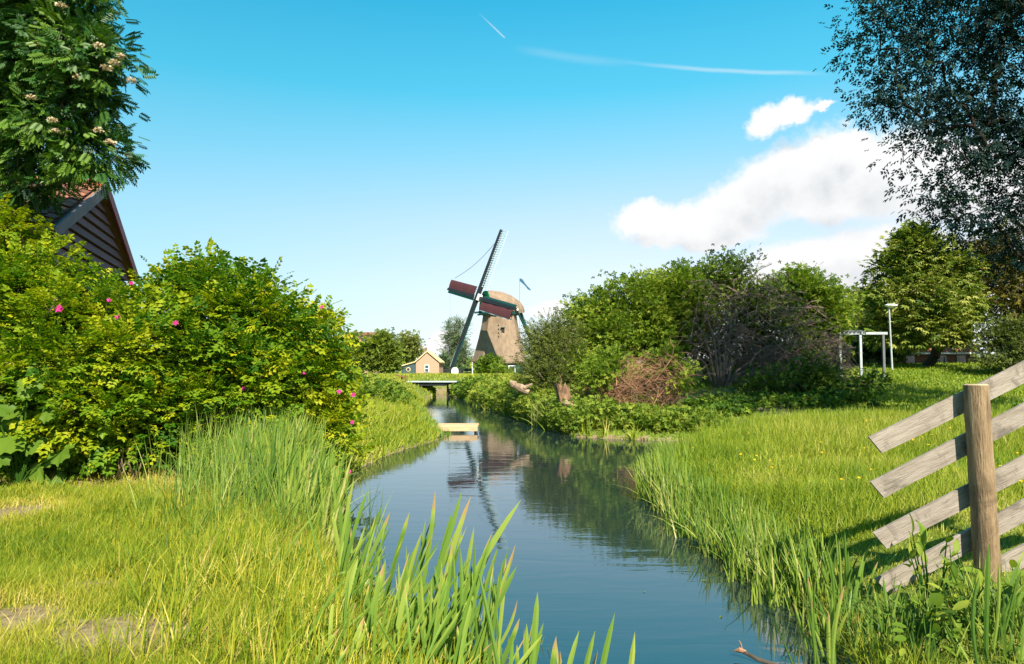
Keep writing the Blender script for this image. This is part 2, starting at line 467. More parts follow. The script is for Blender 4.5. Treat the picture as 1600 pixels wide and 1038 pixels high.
def frames(axis, normal):
    x = axis / (np.linalg.norm(axis, axis=1)[:, None] + 1e-9)
    z = normal - (normal * x).sum(1)[:, None] * x
    z /= np.linalg.norm(z, axis=1)[:, None] + 1e-9
    return x, np.cross(z, x), z


def scatter(tv, tf, pos, axis, normal, size, tone):
    x, y, z = frames(axis, normal)
    tv = np.asarray(tv, float); k = len(tv); n = len(pos)
    size = np.broadcast_to(np.asarray(size, float), (n,))
    V = pos[:, None] + size[:, None, None] * (tv[None, :, 0:1] * x[:, None] + tv[None, :, 1:2] * y[:, None] + tv[None, :, 2:3] * z[:, None])
    T = (np.arange(n)[:, None, None] * k + np.asarray(tf)[None]).reshape(-1, 3)
    return V.reshape(-1, 3), T, np.repeat(tone, k)


def join(parts):
    Vs, Ts, ts = [], [], []; k = 0
    for p in parts:
        Vs.append(p[0]); Ts.append(p[1] + k); k += len(p[0])
        if len(p) > 2: ts.append(p[2])
    return np.concatenate(Vs), np.concatenate(Ts), (np.concatenate(ts) if ts else None)


# leaf templates: x along the leaf, y across, z up
def leaflet(o, d, L, W, fold=0.18, droop=0.0):
    d = np.array(d, float); d /= np.linalg.norm(d); o = np.array(o, float)
    s = np.array([-d[1], d[0], 0.0])
    z = np.array([0, 0, 1.0])
    v = [o, o + d * L * 0.5 + s * W / 2 + z * (fold * W - droop * L * .3), o + d * L - z * droop * L, o + d * L * 0.5 - s * W / 2 + z * (fold * W - droop * L * .3)]
    return v, [(0, 2, 1), (0, 3, 2)]


def template(ls):
    V, T = [], []
    for v, t in ls:
        k = len(V); V += v; T += [tuple(i + k for i in q) for q in t]
    return np.array(V), np.array(T)


def pinnate(pairs, L=0.42, W=0.2, ang=60, droop=0.15):
    ls = []
    for i in range(pairs):
        x = 0.15 + 0.7 * i / max(1, pairs - 1)
        for s in (1, -1):
            a = math.radians(ang) * s
            ls.append(leaflet((x, 0, -0.06 * x), (math.cos(a), math.sin(a), 0), L * (1 - 0.25 * abs(x - 0.45)), W, droop=droop))
    ls.append(leaflet((0.85, 0, -0.06), (1, 0, 0), L, W, droop=droop))
    return template(ls)


def palmate(n=6, L=0.9, W=0.3, droop=0.35):
    return template([leaflet((0, 0, 0), (math.cos(a), math.sin(a), 0), L * (1 - 0.25 * abs(a) / 1.9), W, droop=droop) for a in np.linspace(-1.9, 1.9, n)])


T_pin3 = pinnate(3, 0.42, 0.30, 62)
T_pin5 = pinnate(6, 0.40, 0.15, 62, 0.25)
T_will = template([leaflet((x, 0, 0), (math.cos(a), math.sin(a), 0), 0.45, 0.13, droop=0.2) for x, a in ((0, .6), (.15, -.7), (.35, .5), (.5, -.5), (.6, .05))])
T_willow_clump = template([leaflet((x, 0, 0), (math.cos(a), math.sin(a), 0), 0.42, 0.20, droop=0.25) for x, a in ((0, .8), (.12, -.9), (.3, .7), (.42, -.6), (.5, .1))])
T_tuft = template([leaflet((0, 0, 0), (math.cos(a), math.sin(a), 0), 0.75, 0.5, droop=d_) for a, d_ in ((0, .1), (1.5, -.1), (-1.4, .2), (2.9, -.2))])
T_palm = palmate()
T_leaf = template([leaflet((0, 0, 0), (1, 0, 0), 1, 0.45, droop=0.1)])


def rnd_unit(n):
    v = R.normal(size=(n, 3)); return v / np.linalg.norm(v, axis=1)[:, None]


def lobe(px, py, r, Y, ry=None, depth=None):
    """an ellipsoid of foliage: photographed centre and radius, distance"""
    k = Y / F
    return np.array([*at(px, py, Y), r * k, (depth or r * 1.0) * k, (ry or r) * k])


def grow(name, label, cat, base, lobes, n_cl, per, tmpl, size, mat, bark=M_bark, r0=0.12, spread=0.30, group=None, trunk_name='trunk', crown_name='crown',
         lift=0.5, surface=0.5, kind=None, bases=None, tone_mu=0.5, tone_cl=0.18, tone_sd=0.16, flat=0.7, droop=0.0, minz=None, sides=5, leafless=0.0, twist=0.12, outw=1.0):
    """a woody plant: limbs that branch out to leaf clusters spread through its lobes"""
    t = thing(name, label, cat, base, group)
    lobes = np.array(lobes)
    w = (lobes[:, 3] * lobes[:, 4] * lobes[:, 5]) ** (2 / 3); w /= w.sum()
    idx = R.choice(len(lobes), n_cl, p=w)
    u = rnd_unit(n_cl) * (surface + (1 - surface) * R.random(n_cl) ** 0.6)[:, None]
    c = lobes[idx, :3] + u * lobes[idx, 3:]
    gz = height(c[:, 0], c[:, 1])
    keep = c[:, 2] > gz + 0.15 if minz is None else c[:, 2] > minz
    c = c[keep]; u = u[keep]; idx = idx[keep]
    roots = np.array(bases if bases is not None else [base], float)
    # skeleton
    d = np.linalg.norm(c[:, None] - roots[None], axis=2).min(1)
    order = np.argsort(d); c = c[order]; u = u[order]; idx = idx[order]; d = d[order]
    nodes = np.concatenate([roots, c]); nr = len(roots)
    par = np.zeros(len(nodes), int) - 1
    for i in range(nr, len(nodes)):
        prev = nodes[:i]
        dd = np.linalg.norm(prev - nodes[i], axis=1)
        pd = np.linalg.norm(prev - roots[np.argmin(np.linalg.norm(roots - nodes[i], axis=1))], axis=1)
        cost = dd ** 1.6 + 0.35 * pd
        par[i] = int(np.argmin(cost + R.random(i) * 0.05))
    cnt = np.ones(len(nodes))
    for i in range(len(nodes) - 1, nr - 1, -1): cnt[par[i]] += cnt[i]
    tot = cnt[:nr].max()
    rad = np.maximum(r0 * (cnt / tot) ** 0.55, 0.006 * max(1, c[:, 1].mean() / 12))
    segs = []
    for i in range(nr, len(nodes)):
        a, b = nodes[par[i]], nodes[i]; L = np.linalg.norm(b - a)
        ra = min(rad[par[i]], rad[i] * 1.5)
        m1 = a + (b - a) * 0.35 + np.array([0, 0, 0.08 * L]) + R.normal(size=3) * twist * L * 0.5
        m2 = a + (b - a) * 0.7 + np.array([0, 0, 0.08 * L]) + R.normal(size=3) * twist * L * 0.5
        r_ = np.linspace(ra, rad[i], 4)
        P = [a, m1, m2, b]
        for k in range(3): segs.append((*P[k], *P[k + 1], r_[k], r_[k + 1]))
    V, T = tubes_np(segs, sides)
    tk = mesh_np(trunk_name, V, T, bark, t, smooth=True)
    if len(roots) > 1: tk['kind'] = 'stuff'
    # leaves
    m = np.maximum(1, (per * R.uniform(0.5, 1.5, len(c)))).astype(int)
    if leafless: m[R.random(len(c)) < leafless] = 0
    ci = np.repeat(np.arange(len(c)), m); n = len(ci)
    off = R.normal(size=(n, 3)) * spread * np.array([1, 1, flat])
    pos = c[ci] + off
    out = u[ci] * outw + off / (np.linalg.norm(off, axis=1)[:, None] + 1e-6) * 0.8 + rnd_unit(n) * 0.6
    out[:, 2] -= droop
    nor = np.array([0, 0, 1.0]) * lift + u[ci] * 0.5 + rnd_unit(n) * 0.55
    tone = tone_mu + R.normal(size=len(c))[ci] * tone_cl + R.normal(size=n) * tone_sd
    V, T, tn = scatter(*tmpl, pos, out, nor, size * R.uniform(0.65, 1.3, n), np.clip(tone, 0, 1))
    mesh_np(crown_name, V, T, mat, t, tn)
    return t, c, u


# ------------------------------------------------------------------ terrain and water
SHORE = np.array([
    (1.0, 0.0), (0.6, 2.5), (0.28, 3.7), (-.25, 4.7), (-1.1, 5.8), (-1.95, 7.2), (-2.65, 9.0), (-2.95, 10.8), (-3.2, 13.6), (-2.95, 16.5), (-2.15, 20.0),
    (-2.5, 23), (-3.3, 27), (-4.6, 35), (-5.5, 42), (-6.0, 48), (-6.2, 50), (-6.6, 60), (-5.6, 60), (-4.4, 52), (-3.2, 48), (-2.8, 45), (-2.3, 40),
    (0.0, 30.0), (1.3, 23.0), (1.95, 20.8), (3.3, 20.1), (4.8, 19.6), (6.1, 19.0), (5.4, 17.6), (4.0, 15.2), (2.8, 13.0), (2.2, 11.0), (2.4, 8.5),
    (2.58, 6.9), (2.38, 5.4), (2.24, 4.4), (2.5, 2.5), (3.2, 0.0), (4.5, -7), (2.4, -7)])


def shore_sd(X, Y):
    X = np.asarray(X, float).ravel(); Y = np.asarray(Y, float).ravel()
    n = len(SHORE); best = np.full(len(X), 1e9); inside = np.zeros(len(X), bool)
    for i in range(n):
        a = SHORE[i]; b = SHORE[(i + 1) % n]; e = b - a
        t = np.clip(((X - a[0]) * e[0] + (Y - a[1]) * e[1]) / (e @ e), 0, 1)
        best = np.minimum(best, np.hypot(X - a[0] - t * e[0], Y - a[1] - t * e[1]))
        cond = ((a[1] > Y) != (b[1] > Y)) & (X < (b[0] - a[0]) * (Y - a[1]) / (b[1] - a[1] + 1e-12) + a[0])
        inside ^= cond
    return np.where(inside, -best, best)


def sstep(x, a, b):
    t = np.clip((np.asarray(x, float) - a) / (b - a), 0, 1); return t * t * (3 - 2 * t)


def lump(X, Y, s, seed):
    """smooth value noise"""
    X = np.asarray(X, float) / s; Y = np.asarray(Y, float) / s
    xi = np.floor(X).astype(int); yi = np.floor(Y).astype(int); fx = X - xi; fy = Y - yi
    def h(a, b):
        v = np.sin(a * 127.1 + b * 311.7 + seed * 74.7) * 43758.5453
        return v - np.floor(v)
    fx = fx * fx * (3 - 2 * fx); fy = fy * fy * (3 - 2 * fy)
    return (h(xi, yi) * (1 - fx) + h(xi + 1, yi) * fx) * (1 - fy) + (h(xi, yi + 1) * (1 - fx) + h(xi + 1, yi + 1) * fx) * fy


def height(X, Y, sd=None):
    shp = np.shape(X)
    X = np.asarray(X, float).ravel(); Y = np.asarray(Y, float).ravel()
    if sd is None: sd = shore_sd(X, Y)
    mid = np.interp(Y, [0, 6, 13, 19, 30, 46, 60], [1.6, 1.0, -0.3, 0.5, -2.2, -4.3, -6])
    left = X < mid
    bl = np.interp(Y, [0, 10, 15, 22, 33, 45, 60, 80], [0.42, 0.5, 0.65, 1.1, 1.75, 1.65, 1.5, 1.5])
    rise = sstep(Y, 21, 44) * sstep(X, 5, 12)
    br = np.interp(Y, [0, 10, 18, 26, 38, 55, 80], [0.34, 0.42, 0.55, 0.75, 1.05, 1.35, 1.5])
    br = br + rise * 1.2
    B = np.where(left, bl, br)
    B = np.where(Y > 62, np.interp(Y, [62, 80, 120, 200], [1.5, 1.5, 1.4, 0.9]) + rise * .8, B)
    wid = np.interp(Y, [0, 12, 20, 35, 60], [0.55, 0.7, 1.6, 2.6, 1.2])
    wid = np.where(left, wid, np.minimum(wid, 1.2))
    z = np.where(sd > 0, 0.02 + B * (1 - np.exp(-np.maximum(sd, 0) / wid)), -0.5 * (1 - np.exp(sd / 0.3)) - 0.01)
    z = z + (lump(X, Y, 1.1, 1) - .5) * 0.08 * (sd > 0.2) + (lump(X, Y, 4.0, 2) - .5) * 0.14 * (sd > 0.6)
    return z.reshape(shp)


def axis_pts(lo, hi, step, far):
    c = list(np.arange(lo, hi + 1e-6, step)); s = step
    a = hi
    while a < far:
        s *= 1.18; a += s; c.append(a)
    s = step; a = lo; L = []
    while a > -far:
        s *= 1.18; a -= s; L.append(a)
    return np.array(L[::-1] + c)


def build_ground():
    xs = axis_pts(-10, 12, 0.16, 1500); ys = axis_pts(-4, 50, 0.2, 2500)
    ys = ys[ys > -400]
    X, Y = np.meshgrid(xs, ys); sh = X.shape
    sd = shore_sd(X, Y); Z = height(X.ravel(), Y.ravel(), sd)
    nx = sh[1]
    i = (np.arange(sh[0] - 1)[:, None] * nx + np.arange(nx - 1)[None]).ravel()
    T = np.concatenate([np.stack([i, i + 1, i + nx + 1], 1), np.stack([i, i + nx + 1, i + nx], 1)])
    V = np.stack([X.ravel(), Y.ravel(), Z], 1)
    o = mesh_np('ground', V, T, M_ground, None, bare(X.ravel(), Y.ravel(), sd), True, 'bare')
    tag(o, kind='structure')


BARE = [(30, 800, .45, .5), (200, 1000, .55, .35), (120, 752, 1.7, .75), (330, 752, .9, .4), (150, 915, .25, .12), (20, 980, .3, .25)]


def bare(X, Y, sd):
    b = np.zeros(len(X))
    for px, py, rx, ry in BARE:
        d = ray(px, py); k = (0.45 - CAMZ) / d[2]; cx, cy = d[0] * k, d[1] * k
        b = np.maximum(b, np.exp(-((X - cx) / rx) ** 2 - ((Y - cy) / ry) ** 2))
    b = np.maximum(b, 0.8 * np.exp(-((X - 6.6) / 1.2) ** 2 - ((Y - 19.8) / 1.2) ** 2))
    b = np.maximum(b, 0.75 * np.exp(-((X - 8.5) / 4.5) ** 2 - ((Y - 26.5) / 5) ** 2))
    b = np.maximum(b, np.where(sd < 0.12, 0.9, 0))
    return b


build_ground()
wx = np.concatenate([SHORE[:, 0]]); wv = [(-12, -12, 0), (12, -12, 0), (12, 66, 0), (-12, 66, 0)]
tag(MB().add(wv, [(0, 1, 2, 3)]).build('water', M_water), kind='structure')


# ------------------------------------------------------------------ windmill
def g_at(px, Y, py=600):
    """ground point under a photographed column at distance Y"""
    x = at(px, py, Y)[0]
    return np.array([x, Y, float(height(np.array([x]), np.array([Y]))[0])])


def windmill():
    cx, cy = at(781, 500, 100)[0], 100.0
    g0 = 1.45
    t = thing('windmill', 'thatched windmill with four sails, two of them carrying red brown cloth', 'windmill', (cx, cy, g0))
    rot = math.radians(8)
    def octa(r, z, tw=0.0): return [np.array([cx + r * math.cos(rot + k * math.pi / 4), cy + r * math.sin(rot + k * math.pi / 4), z]) for k in range(8)]
    MB().loft([octa(3.75, g0 - .3), octa(3.6, 3.2)]).build('base_wall', M_teal, t)
    rings = [octa(r, z) for z, r in ((3.1, 4.0), (3.4, 4.06), (4.8, 3.66), (6.8, 3.12), (8.8, 2.68), (10.7, 2.42))]
    MB().loft(rings).build('thatched_body', M_thatch, t)
    # fillet boards of the body corners that face the photographer
    # window and pegs on the front face
    def on_body(px, py, zoff=0.0):
        p = at(px, py, cy - 3.0); return p
    def wall_y(x, z):
        r = np.interp(z, [3.1, 4.8, 6.8, 8.8, 10.7], [4.0, 3.66, 3.12, 2.68, 2.42]); best = None
        for k in range(8):
            am = rot + (k + .5) * math.pi / 4; n = np.array([math.cos(am), math.sin(am)]); ap = r * math.cos(math.pi / 8)
            if n[1] < -0.05:
                y = (ap - n[0] * (x - cx)) / n[1]
                best = y if best is None else max(best, y)
        return cy + best
    p = at(786, 516, 97); y = wall_y(p[0], p[2])
    w = MB().box((p[0], y - .02, p[2]), (.42, .3, .62)).build('window', M_black, t)
    MB().box((p[0], y - .2, p[2] + .36), (.62, .3, .1)).build('window_hood', M_teal, w)
    for k, py in enumerate((508, 514, 520, 526)):
        p = at(779, py, 97); MB().box((p[0], wall_y(p[0], p[2]) - .03, p[2]), (.13, .2, .13)).build('peg', M_black, t)
    for px in (760, 775, 800):
        p = at(px, 577, 96.5); yy = cy - math.sqrt(max(0.1, 3.4 ** 2 - (p[0] - cx) ** 2)) - .12
        fr = MB().box((p[0], yy, p[2] - .1), (1.0, .3, 1.25)).build('door' if px == 775 else 'window', M_white if px == 800 else M_green, t)
        MB().box((p[0], yy - .18, p[2] - .1), (.76, .06, 1.0)).build('pane', M_glass, fr)
    # cap, its long axis along the windshaft
    n = np.array([-.82, -.57, 0.0]); n /= np.linalg.norm(n); side = np.array([-n[1], n[0], 0.0]); up = np.array([0, 0, 1.0])
    cz = 10.55; c0 = np.array([cx, cy, cz])
    def sec(s, w, h, zb=0.0):
        pr = [(1, -.05), (1.0, .18), (.86, .5), (.6, .8), (.28, .97), (0, 1.0), (-.28, .97), (-.6, .8), (-.86, .5), (-1.0, .18), (-1, -.05)]
        return [c0 + n * s + side * (w * a) + up * (zb + h * b) for a, b in pr]
    MB().loft([sec(2.45, 1.55, 3.05), sec(1.4, 2.2, 3.2), sec(0, 2.55, 3.1), (sec(-1.6, 2.5, 2.65)), sec(-2.8, 2.0, 2.0, .1), sec(-3.7, 1.1, 1.25, .2), sec(-4.1, .4, .6, .3)]).build('thatched_cap', M_thatch, t)
    MB().loft([sec(2.46, 1.62, 3.12, -.03), sec(2.62, 1.62, 3.12, -.03)]).build('cap_front', M_green, t)
    MB().loft([sec(2.63, .5, 1.0, .25), sec(2.7, .5, 1.0, .25)]).build('cap_emblem', M_white, t)
    MB().loft([[c0 + 2.75 * (math.cos(a) * side + math.sin(a) * n) + up * z for a in np.linspace(0, 6.283, 16, endpoint=False)] for z in (-.35, .02)]).build('cap_ring', M_teal, t)
    tau = math.radians(15)
    na = n * math.cos(tau) + up * math.sin(tau)
    u = side if side[0] > 0 else -side
    v = np.cross(u, na); v = v if v[2] > 0 else -v
    hub = at(748, 466, 100 - 2.6)
    MB().bar(hub - na * 3.0, hub + na * .35, .62).build('windshaft', M_teal, t)
    MB().box(hub + na * .12, (.95, .95, .75), np.array([u, v, na])).build('shaft_head', M_white, t)
    th0 = math.atan2(37 - 12, 103)
    th0 = math.radians(13.6)
    # sails
    for k in range(4):
        a = th0 + k * math.pi / 2          # up, right, down, left
        r = math.sin(a) * u + math.cos(a) * v; tr = math.cos(a) * u - math.sin(a) * v
        o = hub + na * (0.28 if k % 2 == 0 else -0.05)
        ax = np.array([r, tr, na])
        L = 10.3 if k != 2 else 10.8
        s = MB().loft([[o + r * d + tr * (q[0] * w) + na * (q[1] * w) for q in ((-1, -1), (1, -1), (1, 1), (-1, 1))] for d, w in ((-.2, .27), (4, .25), (L, .19))]).build('sail', M_black, t)
        # wind boards along the leading edge
        MB().box(o + r * (1.3 + (L - 1.4) / 2) - tr * .34 - na * .06, (L - 1.5, .44, .05), ax).build('wind_board', M_green if k == 3 else M_teal, s)
        wdt = 1.9 if k == 0 else 1.5
        lat = MB()
        for q in np.linspace(.35, wdt if k != 2 else .55, 4 if k != 2 else 2): lat.box(o + r * (1.6 + (L - 1.7) / 2) + tr * q, (L - 1.7, .08, .06), ax)
        nb = 26
        for q in np.linspace(1.7, L - .15, nb):
            if k != 2: lat.box(o + r * q + tr * (wdt / 2) + na * .05, (.06, wdt, .05), ax)
        lat.build('lattice', M_sailwhite if k in (0, 2) else M_black, s)
        if k in (1, 3):
            cl = MB(); n_ = 8
            rows = []
            for q in np.linspace(1.5, L - .3, n_):
                rows.append([o + r * q + tr * e + na * (.1 + .10 * math.sin(e * 1.5) + .03 * math.sin(q * 2)) for e in np.linspace(.12, wdt + .05, 5)])
            vv = [p for rw in rows for p in rw]; ff = [(i * 5 + j, i * 5 + j + 1, i * 5 + j + 6, i * 5 + j + 5) for i in range(n_ - 1) for j in range(4)]
            k0 = len(vv); vv += [p + na * .03 for p in vv]; ff += [tuple(x + k0 for x in f[::-1]) for f in ff]
            cl.add(vv, ff).build('sail_cloth', M_cloth, s)
            MB().box(o + r * (1.5 + (L - 1.8) / 2) + tr * (wdt + .1) + na * .12, (L - 1.8, .09, .09), ax).build('edge_rail', M_sailwhite, s)
    # rope from the top sail to the left sail, slack line below it
    tip = hub + 9.6 * (math.sin(th0) * u + math.cos(th0) * v); a3 = th0 + 1.5 * math.pi
    tip3 = hub + 9.4 * (math.sin(a3) * u + math.cos(a3) * v) + 1.9 * (math.cos(a3) * u - math.sin(a3) * v)
    pts = [tip * (1 - s) + tip3 * s - up * .7 * math.sin(math.pi * s) for s in np.linspace(0, 1, 9)]
    MB().tube(pts, .035, 5).build('rope', M_grey, t)
    low = hub + 9.6 * (math.sin(a3) * u + math.cos(a3) * v)
    MB().tube([low, low - up * 4.5 + u * .15, np.array([low[0] + .2, low[1], g0])], .012, 4).build('rope', M_grey, t)
    # tail poles at the rear of the cap
    e = c0 - n * 8.0; e[2] = g0 + .2
    MB().bar(c0 - n * 3.6 + up * .6, e, .3).build('tail_pole', M_teal, t)
    for sgn in (1, -1):
        MB().bar(c0 - n * 1.0 + side * sgn * 2.9 + up * .3, e + up * .7, .2).build('tail_brace', M_teal, t)
        MB().bar(c0 - n * 1.0 + side * sgn * 3.1 + up * .3, c0 - n * 1.0 + side * sgn * .2 + up * .34, .26).build('cap_beam', M_white if sgn > 0 else M_teal, t)
        MB().bar(c0 + n * 2.2 + side * sgn * 1.5 + up * .1, c0 + n * 2.2 - side * sgn * 1.5 - up * .1, .2).build('cap_beam', M_teal, t) if sgn > 0 else None
    MB().bar(c0 + n * 2.2 + up * .1, c0 + n * 4.3 - up * .2, .28).build('cap_beam', M_teal, t)
    # low beam gallery under the shaft
    MB().bar(c0 + n * 2.6 + side * 1.2 - up * .3, c0 + n * 2.6 - side * 1.9 - up * .3, .22).build('cap_beam', M_teal, t)
    return t, hub


mill, HUB = windmill()
p = g_at(711, 96, 585)
b = thing('stone_block', 'white block on the meadow below the lowest windmill sail', 'block', p)
MB().loft([[p + np.array([x * w, y * w, z]) for x, y in ((-1, -1), (1, -1), (1, 1), (-1, 1))] for z, w in ((-.1, .5), (.75, .45), (1.05, .28))]).build('block', M_white, b)
# streamer on a thin pole
pb = g_at(812, 104); tp = at(812, 436, 104)
t = thing('pennant', 'dark blue streamer hanging in the air right of the windmill cap', 'pennant', pb)
MB().tube([pb, tp], .025, 5).build('pole', M_grey, t)
a_, b_ = at(812, 437, 104), at(829, 453, 104)
MB().loft([[a_ + (b_ - a_) * s + np.array([0, q[0] * .05, q[1] * w + .12 * math.sin(s * 6)]) for q in ((-1, -1), (1, -1), (1, 1), (-1, 1))] for s, w in ((0, .22), (.25, .3), (.5, .18), (.75, .2), (1, .1))]).build('streamer', M_blue, t)

# ------------------------------------------------------------------ small house by the mill
def small_house():
    Y = 98.0
    xl, xr = at(650, 570, Y)[0], at(686, 570, Y)[0]; xm = (xl + xr) / 2 - .05
    z0 = 1.2; ze = at(650, 566, Y)[2]; zr = at(667, 550, Y)[2]; D = 6.0
    t = thing('small_house', 'small pinkish gabled house with dark lean-to on the far meadow', 'house', (xm, Y + D / 2, z0))
    MB().prism([(xl, Y, z0), (xr, Y, z0), (xr, Y, ze - .1), (xm, Y, zr - .12), (xl, Y, ze - .1)], (0, D, 0)).build('wall', M_brick, t)
    for s, x in ((-1, xl), (1, xr)):
        e = np.array([x + s * .22, Y - .2, ze - .12]); r = np.array([xm, Y - .2, zr])
        MB().prism([e, r, r + np.array([0, 0, .2]), e + np.array([0, 0, .2])], (0, D + .4, 0)).build('roof_slope', M_creamroof, t)
    MB().box((xm - .35, Y + 1.2, zr + .25), (.3, .3, .8)).build('chimney', M_brown, t)
    p = at(667, 576, Y)
    f = MB().box((p[0], Y - .02, p[2]), (.62, .16, 1.05)).build('window', M_white, t)
    for dz in (-.25, .25): MB().box((p[0], Y - .11, p[2] + dz), (.46, .04, .4)).build('pane', M_glass, f)
    # lean-to
    x0 = at(627, 575, Y)[0]; z1 = at(627, 572, Y)[2]; z2 = at(650, 565, Y)[2]
    MB().prism([(x0, Y + .1, z0), (xl - .005, Y + .1, z0), (xl - .005, Y + .1, z2 - .15), (x0, Y + .1, z1 - .1)], (0, D - .5, 0)).build('lean_to', M_slate, t)
    MB().prism([(x0 - .2, Y - .1, z1 - .12), (xl - .01, Y - .1, z2 - .1), (xl - .01, Y - .1, z2 + .06), (x0 - .2, Y - .1, z1 + .04)], (0, D - .2, 0)).build('roof_slope', M_creamroof, t)
    p = at(638, 577.5, Y)
    ring = lambda r, y: [np.array([p[0] + r * math.cos(a), y, p[2] + r * math.sin(a)]) for a in np.linspace(0, 6.283, 10, endpoint=False)]
    f = MB().loft([ring(.33, Y + .14), ring(.33, Y - .0)]).build('round_window', M_creamroof, t)
    MB().loft([ring(.22, Y + .02), ring(.22, Y - .03)]).build('pane', M_glass, f)


small_house()


def mill_yard():
    Y = 104
    a, b = at(688, 577, Y), at(738, 577, Y)
    t = thing('board_fence', 'low black board fence behind the lowest sail of the windmill', 'fence', ((a[0] + b[0]) / 2, Y, .8))
    for z in (1.65, 2.15): MB().box(((a[0] + b[0]) / 2, Y, z), (b[0] - a[0], .08, .34)).build('rail', M_black, t)
    for x in np.linspace(a[0], b[0], 7): MB().box((x, Y + .1, 1.8), (.14, .12, 1.3)).build('post', M_black, t)
    p = g_at(723, 108)
    t = thing('parasol', 'yellow parasol behind the black board fence near the mill', 'parasol', p)
    top = at(723, 572, 108)
    MB().tube([p, top], .04, 6).build('pole', M_grey, t)
    MB().loft([[top + np.array([r * math.cos(q), r * math.sin(q), z]) for q in np.linspace(0, 6.283, 8, endpoint=False)] for r, z in ((1.35, -.75), (.7, -.3), (.03, .02))]).build('canopy', M_yellow, t)
    p = g_at(738, 93)
    t = thing('marker_post', 'thin white post standing left of the windmill base', 'post', p)
    MB().tube([p, p + np.array([0, 0, 1.7])], .07, 6).build('post', M_white, t)
    MB().tube([p + np.array([0, 0, 1.7]), p + np.array([0, 0, 1.8])], .09, 6).build('cap', M_rust, t)
    # long low roofed building beyond the trees
    Y = 170
    x0, x1 = at(536, 530, Y)[0], at(588, 530, Y)[0]; z1 = at(560, 524, Y)[2]
    t = thing('long_building', 'long building with low reddish roof beyond the trees', 'building', ((x0 + x1) / 2, Y + 4, .7))
    MB().box(((x0 + x1) / 2, Y + 4, z1 / 2), (x1 - x0, 8, z1)).build('wall', M_brick, t)
    MB().box(((x0 + x1) / 2, Y + 4, z1 + .4), (x1 - x0 + 1, 9, .7)).build('roof', M_brown, t)
    for x in np.linspace(x0 + 1, x1 - 1, 4): MB().box((x, Y - .05, z1 - 1.3), (1.2, .2, 1.2)).build('window', M_glass, t)


mill_yard()


# ------------------------------------------------------------------ footbridge and jetty
def footbridge():
    Y = 55.0
    a, b = at(631, 597, Y), at(713, 597, Y); z = a[2]
    t = thing('footbridge', 'flat footbridge with pale deck edge across the far stream', 'bridge', ((a[0] + b[0]) / 2, Y, 0))
    MB().box(((a[0] + b[0]) / 2, Y + .6, z + .02), (b[0] - a[0] + .3, 1.5, .07)).build('deck', M_sailwhite, t)
    MB().prism([(a[0], Y + .05, z - .05), (a[0], Y + .05, z - .30), (b[0] - 1.1, Y + .05, z - .30), (b[0], Y + .05, z - .05)], (0, .18, 0)).build('beam', M_black, t)
    MB().prism([(a[0], Y + 1.0, z - .05), (a[0], Y + 1.0, z - .34), (b[0] - 1.1, Y + 1.0, z - .34), (b[0], Y + 1.0, z - .05)], (0, .18, 0)).build('beam', M_black, t)
    for px in (640, 698):
        x = at(px, 600, Y)[0]
        MB().box((x, Y + .9, z / 2 - .4), (.12, .5, z + .35)).build('pile', M_black, t)
    for px in (628, 634):
        q = at(px, 590, Y)
        MB().bar((q[0], Y - .1, z - .5), (q[0], Y - .1, z + .55), .11).build('railing_post', M_rust, t)
    MB().bar(at(615, 592, Y - 1), at(642, 603, Y - .2), .1).build('handrail', M_rust, t)
    MB().bar(at(617, 586, Y - .5), at(634, 590, Y - .1), .1).build('handrail', M_rust, t)


footbridge()


def jetty():
    Y = 22.3
    x0, x1 = at(682, 660, Y)[0], at(747, 660, Y)[0]
    t = thing('jetty', 'short plank jetty just above the water at the left bank', 'jetty', ((x0 + x1) / 2, Y, 0))
    z = .16
    for k in range(4):
        MB().box(((x0 + x1) / 2 + R.normal() * .015, Y + k * .2, z + .06 + R.normal() * .004), (x1 - x0, .185, .06)).build('plank', M_oak, t, .006)
    MB().box(((x0 + x1) / 2, Y - .12, z - .02), (x1 - x0 - .02, .05, .16)).build('fascia_board', M_oak, t, .006)
    for x in (x0 + .15, x1 - .08):
        for y in (Y + .02, Y + .6): MB().tube([(x, y, -.5), (x, y, z + .02)], .05, 8).build('pile', M_grey, t)


jetty()


